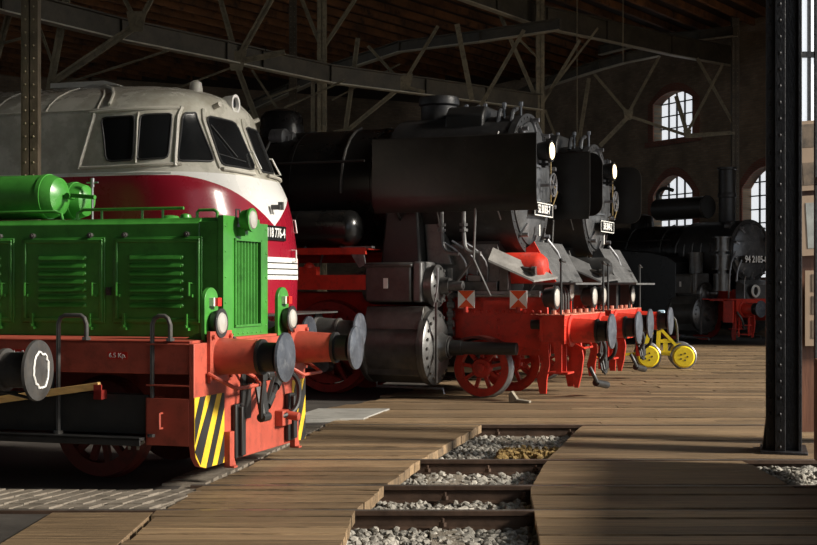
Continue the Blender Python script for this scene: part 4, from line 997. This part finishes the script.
    for i in range(30):
        for j in range(5):
            xx, yy = -1.1+j*.1+(i % 2)*.05, -1.2+i*.083; b.add([(xx-.025,yy,zt_+.012),(xx,yy-.012,zt_+.012),(xx+.025,yy,zt_+.012),(xx,yy+.012,zt_+.012),(xx,yy,zt_+.02)],[(0,1,4),(1,2,4),(2,3,4),(3,0,4)])
    b.build('chequer_platform', M['pinkplate'] if not tankl else RD, L_, smooth=0)
    for y in (-.875,.875): buffer(L_, y, z=P.get('bz',1.0), rp=.25 if not tankl else .24, sleeve=RD, rs=.16, ls=.38, dark=BK)
    # coupling and hoses
    b = MB(); b.bx(-.62,-.59,-.14,.14,.84,1.14); b.bar((-.6,0,1.02),(-.32,0,1.04),.05,.12); b.cyl((-.33,-.04,1.06),(-.33,.04,1.06),.06,n=12); b.build('draw_hook', BK, L_, bevel=.01)
    b = MB()
    for y in (-.05,.05): b.tube([(-.42,y,1.0),(-.38,y,.8),(-.40,y,.62)],.018,6)
    b.cyl((-.40,-.1,.62),(-.40,.1,.62),.035,n=10); b.tube([(-.40,-.06,.6),(-.36,-.07,.4),(-.33,0,.34),(-.36,.07,.4),(-.40,.06,.6)],.018,6); b.build('screw_coupling', BK, L_)
    hose(L_,'brake_hose',[(-.60,-.35,.95),(-.42,-.35,1.0),(-.28,-.30,.86),(-.26,-.22,.66),(-.36,-.18,.52)],.028)
    hose(L_,'brake_hose',[(-.60,.35,.95),(-.42,.35,1.0),(-.26,.38,.86),(-.28,.44,.60),(-.45,.48,.50)],.028)
    # leading wheels, fender, guard irons
    wx = P['wx']; wr = P.get('wr', .43)
    for y,o_ in ((-.74,-1),(.74,1)): wheel(L_,'leading_wheel',wx,y,wr,9,RD,outer=o_,tyre=M['steel'] if y < 0 else RD)
    MB().cyl((wx,-.8,wr),(wx,.8,wr),.07).build('axle', GM, L_)
    b = MB(); n = 10; o_ = [(wx+(wr+.10)*math.cos(a),wr+.02+(wr+.03)*math.sin(a)*1.0) for a in [PI*(.23+.60*k/n) for k in range(n+1)]]
    i_ = [(wx+(wr+.07)*math.cos(a),wr+.02+(wr+.0)*math.sin(a)) for a in [PI*(.23+.60*k/n) for k in range(n+1)]]
    for k in range(n): b.prism([o_[k],o_[k+1],i_[k+1],i_[k]],'y',-1.10,-.62)
    if not tankl: b.build('wheel_guard', M['dullred'], L_)
    for y in (-.76,.76):
        b = MB(); b.prism([(-1.12,.86),(-.98,.86),(-.95,.5),(-.99,.28),(-1.0,.08),(-1.10,.08),(-1.14,.28),(-1.08,.5)],'y',y-.04,y+.0); b.build('guard_iron', RD, L_, bevel=.006)
    b = MB(); b.prism([(-.78,.82),(-.66,.82),(-.66,.42),(-.74,.42)],'y',-1.2,-1.17); b.prism([(-.78,.82),(-.66,.82),(-.66,.42),(-.74,.42)],'y',-.95,-.92); b.bx(-.86,-.56,-1.24,-.90,.40,.425); b.build('corner_step', RD, L_)
    b = MB(); b.prism([(-.72,.82),(-.56,.82),(-.52,.6),(-.55,.36),(-.60,.16),(-.66,.16),(-.70,.4)],'y',-.52,-.48); b.build('guard_iron', RD, L_, bevel=.006)
    b = MB(); b.bx(-.66,-.60,.9,1.15,.35,.82); b.build('corner_step', RD, L_)
    # cylinders
    cxr = P['cx']; czm = P.get('cz', .74); yc = -1.16
    for s_ in (-1, 1):
        y = 1.16*s_; b = MB()
        b.lathe((cxr-1.05,y,czm),(1,0,0),[(0,.50),(.03,.53),(.10,.53),(.10,.47),(.93,.47),(.93,.55),(1.0,.55),(1.0,.30)],44)
        b.bx(cxr-1.0,cxr-.1,min(y-s_*.5,y+s_*.28),max(y-s_*.5,y+s_*.28),.30,1.5) if 0 else b.prism([(y-.48*s_,.35),(y+.10*s_,.22),(y+.34*s_,.34),(y+.38*s_,.62),(y+.38*s_,1.2),(y+.30*s_,1.34),(y-.48*s_,1.34)],'x',cxr-.98,cxr-.08)
        cyl = b.build('cylinder', GM, L_, bevel=.012)
        b = MB(); b.lathe((cxr-.06,y,czm),(1,0,0),[(0,.55),(.05,.55),(.07,.52),(.10,.42),(.14,.36),(.14,.22),(.20,.18),(.26,.17)],44)
        for k in range(22):
            a = 2*PI*k/22; b.cyl((cxr,y+.47*math.cos(a),czm+.47*math.sin(a)),(cxr+.045,y+.47*math.cos(a),czm+.47*math.sin(a)),.025,n=6)
        b.build('cylinder_cover', M['cover'], cyl)
        b = MB(); b.lathe((cxr+.1,y,czm),(1,0,0),[(0,.16),(.12,.15),(.13,.115),(.3,.11),(.3,.095),(1.12,.09),(1.13,.06),(1.13,.01)],20); b.build('piston_tail_rod', BK, cyl) if P.get('tail',1) else None
        zv = P.get('zv', 1.64)
        b = MB(); b.lathe((cxr-1.1,y+.02,zv),(1,0,0),[(0,.24),(.1,.28),(1.05,.28),(1.05,.31),(1.12,.31),(1.15,.27),(1.17,.13),(1.30,.115),(1.30,.08),(1.50,.07),(1.52,.03)],32)
        for k in range(12):
            a = 2*PI*k/12; b.cyl((cxr+.04,y+.02+.25*math.cos(a),zv+.25*math.sin(a)),(cxr+.075,y+.02+.25*math.cos(a),zv+.25*math.sin(a)),.022,n=6)
        b.build('valve_chest', M['cover'], cyl)
        b = MB(); b.bx(cxr-1.0,cxr-.28,y-.32,y+.32,1.40,1.98); b.bx(cxr-1.02,cxr-.26,y-.34,y+.34,1.90,1.97); b.build('valve_chest_casing', GM, cyl, bevel=.03)
        b = MB(); b.bx(cxr-.26,cxr-.12,y-.30,y+.30,1.40,1.99); b.build('casing_end_plate', M['greymetal'], cyl, bevel=.03)
        b = MB(); b.bx(cxr-.70,cxr-.63,y-.345,y-.335,1.60,1.75) if s_ < 0 else b.bx(cxr-.70,cxr-.63,y+.335,y+.345,1.60,1.75); b.build('inspection_label', M['white'], cyl)
        b = MB(); b.lathe((cxr-.55,y-.38,czm+.12),(0,-1,0),[(0,.12),(.02,.12),(.03,.05),(.05,.04)],16) if s_ < 0 else b.lathe((cxr-.55,y+.38,czm+.12),(0,1,0),[(0,.12),(.02,.12),(.03,.05)],16); b.build('inspection_plug', GM, cyl)
        # drain cocks
        b = MB(); b.tube([(cxr-.95,y,.25),(cxr-.95,y,.15),(cxr+.1,y,.14),(cxr+.12,y,.06)],.02,6); b.build('drain_cock', M['steel'], cyl)
        # steam pipe to smokebox
        if not tankl:
            b = MB(); b.prism([(cxr-.95,1.95),(cxr-.85,zc-.3),(cxr-.35,zc-.3),(cxr-.30,1.95)],'y',min(y*.62,y*.90),max(y*.62,y*.90)); b.build('steam_pipe_casing', BK, L_, bevel=.04)
            b = MB(); b.prism([(cxr-.28,1.95),(cxr-.35,zc-.3),(cxr-.1,zc-.55),(cxr+.12,1.95)],'y',min(y*.52,y*.72),max(y*.52,y*.72)); b.build('smokebox_saddle', M['greymetal'], L_, bevel=.02)
    b = MB(); b.bar((cxr+.12,-1.5,.25),(cxr+.12,-1.5,1.4),.03,.03)
    for k in range(7): b.cyl((cxr+.06,-.86,.8+k*.14),(cxr+.16,-.86,.8+k*.14),.05,n=8)
    b.bar((cxr+.1,-.86,.6),(cxr+.1,-.86,1.9),.06,.05); b.build('valve_linkage', M['cover'], L_)
    # driving wheels and rods
    dr_ = P['dr']; xs_ = [P['dx']-k*(2*dr_+.18) for k in range(P['nd'])]
    for i, xx in enumerate(xs_):
        for y,o_ in ((-.74,-1),(.74,1)):
            w_ = wheel(L_,'driving_wheel',xx,y,dr_,15,M['wheel_red'] if not tankl else M['dullred'],outer=o_)
            b = MB(); b.prism([(xx+dr_*.80*math.cos(a),dr_+dr_*.80*math.sin(a)) for a in [PI*(1.15+.5*k/8) for k in range(9)]],'y',y+o_*.0-.07,y+.07); b.build('balance_weight', M['wheel_red'] if not tankl else M['dullred'], w_)
        MB().cyl((xx,-.8,dr_),(xx,.8,dr_),.09).build('axle', GM, L_)
    for s_ in (-1,1):
        b = MB(); b.bar((xs_[0]+.02,s_*.92,dr_-.28),(xs_[-1]+.02,s_*.92,dr_-.28),.05,.11)
        for xx in xs_: b.cyl((xx+.02,s_*.80,dr_-.28),(xx+.02,s_*1.0,dr_-.28),.10,n=16)
        b.build('coupling_rod', M['steel'], L_)
        b = MB(); b.bar((cxr-1.9,s_*1.14,czm),(xs_[min(2,len(xs_)-1)],s_*1.06,dr_-.28),.06,.12); b.bx(cxr-2.1,cxr-1.75,s_*1.14-.08,s_*1.14+.08,czm-.22,czm+.22); b.cyl((cxr-1.8,s_*1.14,czm),(cxr-1.0,s_*1.14,czm),.04); b.build('connecting_rod', GM, L_)
        if not tankl:
            b = MB(); b.bx(cxr-3.4,cxr-1.02,s_*1.14-.06,s_*1.14+.06,czm+.22,czm+.32); b.build('slide_bar', M['steel'], L_)
            b = MB(); y = s_*1.45
            b.bx(P['xe'],cxr-1.0,y-.03,y+.03,2.10,2.20); b.bx(P['xe'],cxr-1.0,min(y,s_*.9),max(y,s_*.9),2.17,2.19); b.build('running_board', RD, L_)
            b = MB(); b.bx(cxr-3.6,cxr-1.0,s_*1.40-.04,s_*1.40+.04,1.58,1.80); b.bx(cxr-2.1,cxr-1.8,s_*1.40-.06,s_*1.40+.06,1.80,1.92); b.dome((cxr-1.95,s_*1.40,1.9),(0,0,1),.09,.09,12); b.build('motion_bracket', RD, L_)
            b = MB(); b.lathe((cxr-2.75,s_*1.2,2.5),(1,0,0),[(0,.02),(.02,.15),(.09,.24),(.15,.27),(.55,.27),(.55,.275),(.6,.275),(.6,.27),(1.4,.27),(1.46,.25),(1.54,.16),(1.57,.02)],36); b.build('air_reservoir', BG, L_)
            b = MB(); b.prism([(cxr-1.3,2.2),(cxr-1.05,2.2),(cxr-1.0,1.95),(cxr-1.1,1.9)],'y',y-.02,y+.02); b.bx(cxr-1.35,cxr-.9,y-.02,y+.1,2.19,2.22); b.build('running_board_bracket', M['greymetal'], L_)
            b = MB()
            for xx in (cxr-1.5,cxr-2.1): b.tube([(xx,s_*1.22,2.3),(xx,s_*1.24,2.19)],.03,6)
            b.build('reservoir_bracket', BK, L_)
            hose(L_,'lubrication_pipe',[(cxr-1.8,s_*1.25,2.1),(cxr-1.9,s_*1.25,1.75),(cxr-1.6,s_*1.2,1.7),(cxr-1.2,s_*1.1,1.85)],.018,M['grime'])
    # boiler side fittings
    b = MB(); b.tube([(xs0-.3,-Rb-.06,zc+.35),(P['xe'],-Rb-.06,zc+.35)],.02,8); b.build('boiler_handrail', BK, L_)
    for k, xx in enumerate((xs0-.7,xs0-2.1,xs0-3.5)):
        b = MB(); pts = [(xx,-(Rb+.03)*math.sin(a),zc+(Rb+.03)*math.cos(a)) for a in [.2+.25*j for j in range(7)]]; b.tube(pts,.022,6); b.build('boiler_pipe', GM, L_)
    if not tankl:
        b = MB(); b.lathe((xs0-2.15,-.45,zc+Rb-.12),(1,0,0),[(0,.1),(.02,.15),(.25,.15),(.3,.1),(.4,.08)],20); b.bx(xs0-2.1,xs0-1.8,-.55,-.35,zc+Rb-.4,zc+Rb-.1); b.build('turbo_generator', M['greymetal'], L_)
    return L_
M['sboxbody'] = mat('matt black smokebox', (.030,.030,.031), .42, .2, .35, 3, .06, dirt=(.09,.085,.08), dirt_amt=.35)
M['sbox'] = mat('smokebox graphite black', (.12,.125,.132), .33, .5, .4, 3, .05, dirt=(.30,.30,.30), dirt_amt=.35)
M['cover'] = mat('worn dark cylinder steel', (.13,.128,.125), .34, .7, .4, 5, .08, dirt=(.16,.155,.15), dirt_amt=.4)
M['brass'] = mat('dull brass pipe', (.17,.12,.05), .4, .7, .2, 5)
M['pinkplate'] = mat('pale red tread plate', (.50,.16,.10), .6, 0, .3, 8, .1, dirt=(.55,.38,.30), dirt_amt=.6)  # paler and pinker than the beam red, with light specks

A = steam('steam_locomotive','black steam locomotive with red wheels nearest the diesel, its plate ending 183-7',3.21,19.81,22,
  dict(xd=-1.48,zc=3.17,Rs=1.06,Rb=.93,xe=-11.5,num='52 8183-7',plate_z=2.78,lamp_z=3.66,chim=(-2.95,.28,4.55),preheat=1,wx=-1.99,cx=-2.55,dr=.70,dx=-4.48,nd=4))
B = steam('steam_locomotive','black steam locomotive in the middle, second with a lit headlamp, plate 58 3049-2',4.43,23.6,22,
  dict(xd=-1.18,zc=3.15,Rs=1.0,Rb=.90,xe=-11,num='58 3049-2',plate_z=2.68,lamp_z=3.66,chim=(-2.9,.28,4.45),preheat=1,wx=-1.99,cx=-2.6,dr=.70,dx=-4.48,nd=4,mark=1))
def front_kit(L_, xd, zc, rounded):
    BK = M['black']; RD2 = BK if rounded else M['loco_red']
    for s_ in (-1, 1):
        y = s_*1.5
        b = MB()
        if rounded:
            x0, x1, z0, z1, rr = xd-1.5, xd+.49, 2.80, 3.86, .2
            pts = []
            for (cx_, cz_, a0) in ((x1-rr,z1-rr,0),(x0+rr,z1-rr,PI/2),(x0+rr,z0+rr,PI),(x1-rr,z0+rr,1.5*PI)): pts += [(cx_+rr*math.cos(a0+PI/2*k/6),cz_+rr*math.sin(a0+PI/2*k/6)) for k in range(7)]
            b.prism(pts,'y',y-.012,y+.012)
        else:
            x0, x1, rr = xd-1.95, xd+.54, .07
            zz = [(0,2.70),(.02,2.74),(.07,2.84),(.085,2.95),(.085,3.76),(.06,3.78)]
            o_ = [(s_*(1.415+a),z) for a,z in zz]; i_ = [(s_*(1.395+a),z) for a,z in zz]
            b.prism(o_+i_[::-1],'x',x0,x1)
            rivet_row(b,(x0+1.45,y+s_*.005,2.9),(x0+1.45,y+s_*.005,3.7),9,(0,s_,0),.012)
        b.build('smoke_deflector', M['defl'], L_)
        for (xa, xb) in ((x0+.3,-.2),(xd-.1,-.1)):
            b = MB(); b.tube([(xa,s_*1.48,3.5),(xa-.1,s_*.95,3.5)],.02,6); b.build('deflector_stay', BK, L_)
            b = MB(); b.tube([(xa,s_*1.45,2.85),(xa-.05,s_*1.0,2.6)],.02,6); b.build('deflector_stay', BK, L_)
        b = MB(); b.tube([(xd-.38,s_*1.42,2.75),(xd-.45,s_*1.30,2.02),(xd-.95,s_*1.05,1.50)],.020,6); b.build('support_rod', M['greymetal'], L_)
        b = MB(); b.tube([(xd-.45,s_*1.30,2.02),(xd-.30,s_*1.0,1.50)],.016,6); b.build('support_rod', M['greymetal'], L_)
        for xo in (-.62,-.96):
            b = MB(); b.tube([(xd+xo,s_*1.25,2.8),(xd+xo,s_*1.25,2.25),(xd+xo+.06,s_*1.25,2.12),(xd+xo+.26,s_*1.25,2.1)],.032,8,1); b.cyl((xd+xo,s_*1.25,2.42),(xd+xo,s_*1.25,2.46),.06,n=10); b.cyl((xd+xo,s_*1.25,2.50),(xd+xo,s_*1.25,2.54),.06,n=10); b.build('exhaust_pipe', M['greymetal'], L_)
    # saddle under the smokebox with arch
    arc = [(xd-.72+.22*math.cos(a),1.52+.30*math.sin(a)) for a in [PI*k/8 for k in range(9)]]
    b = MB(); b.prism([(xd-1.35,1.52),(xd-1.1,2.25),(xd-.30,2.25),(xd-.12,1.52)]+arc,'y',-.70,-.66); rivet_row(b,(xd-1.05,-.70,2.18),(xd-.35,-.70,2.18),10,(0,-1,0),.018); b.build('saddle_plate', M['greymetal'], L_)
    b = MB(); b.bx(xd-1.3,xd-.3,-.6,.6,1.5,2.3); b.build('saddle', BK, L_)
    # red air reservoir across under the smokebox
    b = MB(); b.lathe((xd-.95,-.46,1.90),(1,0,0),[(0,.23),(1.20,.23),(1.26,.21),(1.33,.15),(1.36,.02)],32); b.build('main_reservoir', RD2, L_)
    b = MB(); b.tube([(xd-.15,-.66,1.95),(xd+.08,-.70,1.88),(xd+.22,-.70,1.86),(xd+.28,-.70,1.86)],.045,8,1); b.cyl((xd+.24,-.70,1.86),(xd+.30,-.70,1.86),.065,n=12); b.build('reservoir_pipe', M['grime'], L_)
    # sloping step plate
    b = MB(); b.add([(xd-.34,-.98,2.02),(xd-.32,-.82,2.20),(xd+.55,-.45,1.77),(xd+.28,-.75,1.72)]+[(xd-.34,-.98,1.99),(xd-.32,-.82,2.17),(xd+.55,-.45,1.74),(xd+.28,-.75,1.69)],[(0,1,2,3),(7,6,5,4),(0,4,5,1),(1,5,6,2),(2,6,7,3),(3,7,4,0)]); b.build('step_plate', M['stepmetal'] if not rounded else M['apron'], L_, smooth=0)
    # sloping apron with red edge
    b = MB(); y0, y1 = -.22, 1.35
    b.prism([(xd+.12,2.30),(xd+.46,1.70),(xd+.30,1.62),(xd-.02,2.18)],'y',y0,y0+.03); ap = b.build('apron_edge', RD2 if not rounded else M['apron'], L_)
    b = MB(); b.add([(xd+.12,y0+.03,2.30),(xd+.12,y1,2.30),(xd+.46,y1,1.70),(xd+.46,y0+.03,1.70),(xd+.09,y0+.03,2.28),(xd+.09,y1,2.28),(xd+.43,y1,1.68),(xd+.43,y0+.03,1.68)],[(0,1,2,3),(7,6,5,4),(0,4,5,1),(1,5,6,2),(2,6,7,3),(3,7,4,0)])
    for k in range(15):
        for j in range(6): yy = y0+.1+k*.1; t_ = .08+j*.16; xx = xd+.12+.34*t_; z_ = 2.3-.6*t_; b.add([(xx-.01,yy-.025,z_+.005),(xx+.01,yy,z_-.01),(xx+.0,yy+.03,z_+.005),(xx+.012,yy,z_+.012)],[(0,1,3),(1,2,3),(2,0,3)])
    b.build('apron', M['apron'], L_, smooth=0)
    b = MB(); b.bx(xd+.2,xd+.85,-.55,1.0,1.655,1.685); b.build('lamp_shelf', M['greymetal'], L_)
    for ys in (-.30, .7): MB().bx(xd+.28,xd+.44,ys,ys+.15,1.2,1.66).build('shelf_support', BK, L_)
    # lamps, rods
    for (x, y, z, r) in ((-.80,-.92,1.47,.17),(-1.0,.62,1.56,.16),(-.70,.86,1.47,.17)):
        round_lamp(L_, 'front_lamp', x, y, z, r, M['lens'], L=.22, body=M['black'], ear=False, lr=.78)
        MB().cyl((x-.1,y,1.23),(x-.1,y,z-r*.8),.03,n=8).build('lamp_post', BK, L_)
    for (x, y) in ((-.68,-1.16),(-.64,1.14)):
        b = MB(); b.cyl((x,y,1.23),(x,y,1.98),.017,n=8); b.ico((x,y,2.0),.035); b.tube([(x,y,2.0),(x-.02,y+.2,1.98),(x-.02,y+.3,1.98)],.014,6); b.build('marker_rod', BK, L_)
    b = MB(); b.tube([(-.55,.05,.86),(-.42,.12,.80),(-.38,.16,.62),(-.38,.18,.34)],.045,8,1); b.cyl((-.38,.18,.40),(-.38,.18,.52),.06,n=10); b.build('heating_pipe', BK, L_)
    b = MB(); b.cyl((-.42,-.20,.22),(-.36,.22,.16),.055,n=12); b.tube([(-.40,-.2,.22),(-.44,-.26,.34),(-.50,-.24,.44)],.03,8,1); b.build('heating_coupling', BK, L_)
    b = MB(); b.tube([(-.62,-.6,.80),(-.50,-.6,.74),(-.5,-.1,.74),(-.56,.0,.80)],.016,6); b.build('shunter_grab_iron', M['loco_red'], L_)
    for k in range(3): hose(L_,'brake_pipe',[(-.95,-.1+.15*k,1.25),(-.95,-.1+.15*k,1.6),(-1.1,-.1+.15*k,1.65)],.02,M['grime'])
M['apron'] = mat('dark tread plate', (.085,.085,.085), .5, .3, .35, 5, .1, dirt=(.16,.155,.15), dirt_amt=.4)
M['defl'] = mat('satin black deflector', (.022,.020,.018), .30, .3, .4, 1.6, .05, dirt=(.05,.045,.04), dirt_amt=.35)
M['stepmetal'] = mat('worn light step plate', (.22,.21,.195), .5, .4, .3, 5, .1, dirt=(.15,.14,.13), dirt_amt=.5)
front_kit(A, -1.48, 3.2, False); front_kit(B, -1.18, 3.15, True)
# warning plates on the frame of the near engine
def warning_plate(x, label):
    a = math.radians(22); rt_ = loco('warning_plate', label, 'warning sign' if 0 else 'locomotive', 3.21, 19.81, 22); rt_['category'] = 'warning plate'
    y, z, h = -.86, 1.44, .13
    MB().bx(x-h,x+h,y,y+.008,z-h,z+h).build('plate', M['platewhite'], rt_, smooth=0)
    for s_ in (-1,1):
        b = MB(); b.prism([(x-h+.004,z+s_*(h-.004)),(x+h-.004,z+s_*(h-.004)),(x,z)],'y',y-.003,y); b.build('red_triangle', M['signred'], rt_, smooth=0)
    b = MB(); b.bx(x-.02,x+.02,y+.008,y+.14,z-h-.03,z-.02); b.cyl((x,y-.01,z-h-.06),(x,y-.01,z-h+.02),.035,n=10); b.build('plate_bracket', M['loco_red'], rt_)
warning_plate(-2.20,'red and white warning plate nearer the cylinder, on the frame of the first steam engine')
warning_plate(-1.40,'red and white warning plate nearer the buffer, on the frame of the first steam engine')

# far engine
Nn = steam('steam_locomotive','black tank engine at the rear right with smokebox plate 94 2105-8',10.52,38.06,53,
  dict(xd=-1.1,zc=2.64,Rs=.90,Rb=.82,xe=-8.5,num='94 2105-8',plate_z=2.38,lamp_z=3.3,chim=(-1.95,.24,4.35),wx=-3.4,wr=.6,cx=-1.75,cz=.82,zv=1.42,dr=.63,dx=-4.7,nd=4,tank=1,handwheel=0,border=0,nsize=.27,pw=.66,toplamp=0,mark=0,tail=0,bz=.98))
b = MB()
b.prism([(-2.6,.35),(-2.6,2.30),(-2.9,2.48),(-3.6,2.62),(-8.4,2.95),(-8.4,.35)],'y',-1.5,-.85); b.build('side_tank', M['blackg'], Nn, bevel=.02)
b = MB(); b.prism([(-2.6,.35),(-2.6,2.30),(-2.9,2.48),(-3.6,2.62),(-8.4,2.95),(-8.4,.35)],'y',.85,1.5); b.build('side_tank', M['blackg'], Nn, bevel=.02)
b = MB(); b.cyl((-4.3,-.4,3.95),(-2.3,-.4,3.95),.32); b.ring((-2.35,-.4,3.95),(1,0,0),.32,.03,24,6); b.build('feedwater_heater', M['black'], Nn)
b = MB(); b.tube([(-4.2,-.5,4.2),(-4.2,-.5,4.5),(-3.9,-.5,4.6),(-3.6,-.5,4.5)],.06,8,1); b.build('heater_pipe', M['black'], Nn)
b = MB(); b.lathe((-1.95,0,4.30),(0,0,1),[(0,.25),(.6,.24),(.72,.24),(.74,.28),(.80,.28)],24); b.build('chimney_extension', M['black'], Nn)
b = MB()
for (z0, z1, r) in ((1.5,1.95,.24),(1.95,2.1,.14),(2.1,2.5,.22),(2.5,2.62,.13),(2.62,3.0,.20)): b.cyl((-1.15,-1.18,z0),(-1.15,-1.18,z1),r)
for z in (1.5,1.95,2.1,2.5,2.62,3.0): b.cyl((-1.15,-1.18,z-.02),(-1.15,-1.18,z+.02),.27)
b.build('air_pump', M['cover'], Nn)
b = MB(); b.bx(-1.5,-1.0,-1.3,1.3,1.20,1.26); b.bx(-2.2,-.62,-1.4,1.4,1.235,1.26); b.build('front_platform', M['loco_red'], Nn)
b = MB(); b.prism([(-1.05,1.26),(-1.05,1.8),(-.75,1.66),(-.65,1.26)],'y',-.7,.7); b.build('saddle_box', M['greymetal'], Nn)
o = round_lamp(Nn,'ringed_lamp',-.55,-.46,1.48,.2,M['blackg'],L=.25,body=M['black'],ear=False,lr=.55)
b = MB(); b.ring((-.54,-.46,1.48),(1,0,0),.15,.035,28,6); b.build('white_lamp_ring', M['white'], Nn)
round_lamp(Nn,'door_lamp',-.72,.35,2.95,.11,M['lens'],L=.16,body=M['black'],ear=True)
for y in (-1.05,-.62):
    b = MB(); b.bar((-.66,y,1.2),(-.66,y,.2),.03,.05); b.build('ladder_rail', M['loco_red'], Nn)
for z in (.25,.5,.75): MB().bx(-.80,-.55,-1.07,-.60,z,z+.025).build('ladder_step', M['loco_red'], Nn)
b = MB(); b.bx(-.95,-.62,-1.36,-1.30,.6,1.2); b.build('side_plate', M['loco_red'], Nn)

# ================================================================ yellow rail trolley
T = thing('rail_trolley','small yellow hand trolley with four round wheels standing in front of the rear engine','trolley',(5.12,27.0,0),math.radians(-8))
def cartwheel(x, y):
    b = MB(); b.lathe((x,y-.06,.235),(0,1,0),[(0,.03),(.0,.19),(.03,.21),(.03,.225),(.10,.235),(.14,.235),(.14,.03)],32)
    w_ = b.build('wheel', M['cartyel'], T)
    b = MB(); b.lathe((x,y-.03,.235),(0,1,0),[(0,.215),(.0,.236),(.10,.240),(.115,.26),(.13,.26),(.13,.2)],32,cap=False); b.build('tyre', M['steel'], w_)
    for k in range(5): a = 2*PI*k/5; MB().cyl((x+.07*math.cos(a),y-.066,.235+.07*math.sin(a)),(x+.07*math.cos(a),y-.05,.235+.07*math.sin(a)),.018,n=8).build('hub_bolt', M['stripeblk'], w_)
for x in (-.33,.36):
    for y in (-.30,.75): cartwheel(x, y)
b = MB()
for y in (-.12,.6):
    b.bar((-.45,y,.30),(.45,y,.26),.05,.06); b.bar((-.12,y,.30),(-.10,y,.78),.05,.05); b.bar((-.08,y,.78),(.36,y,.30),.05,.05); b.bar((-.08,y,.52),(.16,y,.52),.04,.04)
    b.bar((.03,y,.30),(.03,y,.55),.06,.03)
b.bar((-.45,-.12,.30),(-.45,.6,.30),.05,.05); b.bar((.4,-.12,.27),(.4,.6,.27),.05,.05); b.bar((-.1,-.12,.75),(-.1,.6,.75),.05,.05)
b.bar((-.4,-.2,.3),(-.28,-.2,.72),.04,.12)
b.build('trolley_frame', M['cartyel'], T)
b = MB(); b.bar((-1.4,-.1,.22),(-.45,0,.28),.05,.05); b.build('tow_bar', M['cartyel'], T)
b = MB(); b.bx(-.18,0.02,-.2,.0,.78,.98); b.bx(-.14,.0,-.18,-.02,.98,1.15); b.build('clamp_head', M['paleblue'], T, bevel=.02)
b = MB(); b.tube([(.0,0,1.0),(.14,0,1.05),(.24,0,.92),(.26,0,.5)],.02,6,1); b.build('handle', M['grime'], T)
can = MB(); can.lathe((4.97,28.6,0),(0,0,1),[(.0,.15),(.02,.17),(.42,.17),(.46,.12),(.52,.05),(.56,.05)],24); o = can.build('oil_can', M['bluetool']); tag(o,'blue oil can standing on the planks left of the yellow trolley','can')

b = MB(); b.tube([(-.62,-.98,2.35),(-.62,-1.15,2.1),(-.62,-1.2,1.75)],.03,8,1); b.tube([(-.85,-.95,2.6),(-.80,-1.25,2.2),(-.82,-1.28,1.5),(-.9,-1.2,1.28)],.025,8,1); b.build('pump_pipe', M['steel'], Nn)
for k in range(6):
    b = MB(); x0 = -1.5-.32*k; b.tube([(x0,-.62,3.18),(x0-.05,-.86,2.85),(x0-.03,-.92,2.5+.1*(k%2))],.022,6,1); b.build('boiler_pipe', M['cover'], Nn)
b = MB(); b.cyl((-2.3,-.95,2.55),(-2.3,-.95,1.6),.2); b.cyl((-2.3,-.95,2.55),(-2.3,-.95,2.6),.23); b.build('pressure_tank', M['greymetal'], Nn)
b = MB(); b.cyl((-1.55,-.5,3.35),(-1.35,-.5,3.35),.12); b.ring((-1.34,-.5,3.35),(1,0,0),.12,.025,20,6); b.build('bell', M['cover'], Nn)
b = MB(); b.tube([(-.66,-.8,1.26),(-.66,-.8,1.75),(-.62,-.8,1.9)],.018,6); b.build('marker_rod', M['steel'], Nn)
b = MB(); b.tube([(-.6,-1.2,.9),(-.45,-1.15,.7),(-.5,-1.0,.4)],.03,6,1); b.build('brake_hose', M['cover'], Nn)
b = MB(); b.prism([(0,0),(.30,0),(.30,.03),(.12,.05),(.04,.16),(0,.12)],'y',-.05,.05); o = b.build('wheel_chock', M['sleeper'], None, bevel=.005); o.location = (1.42,18.95,.004); o.rotation_euler = (0,0,-math.radians(22)); tag(o,'small brown wooden wheel chock on the planks in front of the near red spoked wheel','wheel chock')

# extra fittings seen on the two near steam engines
for L_, xd in ((A,-1.48),(B,-1.18)):
    b = MB(); b.bx(-2.35,-1.75,-.78,-.66,1.56,1.70); b.bx(-2.2,-2.0,-.80,-.70,1.70,1.80); b.build('lubricator_box', M['cover'], L_, bevel=.01)
    for k in range(3):
        b = MB(); x0 = -2.25+.16*k; b.tube([(x0,-.70,1.70),(x0+.02,-.74,1.95),(x0-.1,-.80,2.15),(x0-.3,-.95,2.3)],.016,6,1); b.build('oil_pipe', M['steel'], L_)
    b = MB(); b.bx(-1.72,-1.58,-.78,-.64,1.56,1.95); b.cyl((-1.65,-.71,1.95),(-1.65,-.71,2.02),.05,n=10); b.build('valve_body', M['cover'], L_, bevel=.01)
    b = MB(); b.bx(-1.95,-1.45,-.80,-.72,1.36,1.42); b.build('ledge_bracket', M['loco_red'], L_)
    b = MB(); b.cyl((-1.22,-.80,1.08),(-.98,-.80,1.08),.07,n=14); b.build('frame_socket', M['black'], L_)
    b = MB(); b.tube([(-2.5,-1.42,1.34),(-2.42,-1.46,1.60),(-2.42,-1.46,1.9)],.014,6,1); b.build('indicator_pipe', M['steel'], L_)
    for k in range(4):
        b = MB(); a = .5+.32*k; b.tube([(xd-.25-.3*k,-1.05*math.sin(a+.35),3.2+1.05*math.cos(a+.35)),(xd-.25-.3*k,-1.08*math.sin(a+.8),3.2+1.08*math.cos(a+.8))],.02,6); b.build('smokebox_pipe', M['cover'], L_)
    for j in range(7):
        b = MB(); yy = -1.1+.36*j; b.cyl((-.80,yy,1.235),(-.80,yy,1.29),.035,n=8); b.build('platform_bolt', M['pinkplate'], L_)
    b = MB(); b.tube([(xd+.1,.55,2.35),(xd+.25,.75,2.1),(xd+.28,.8,1.75)],.03,8,1); b.build('vacuum_pipe', M['steel'], L_)
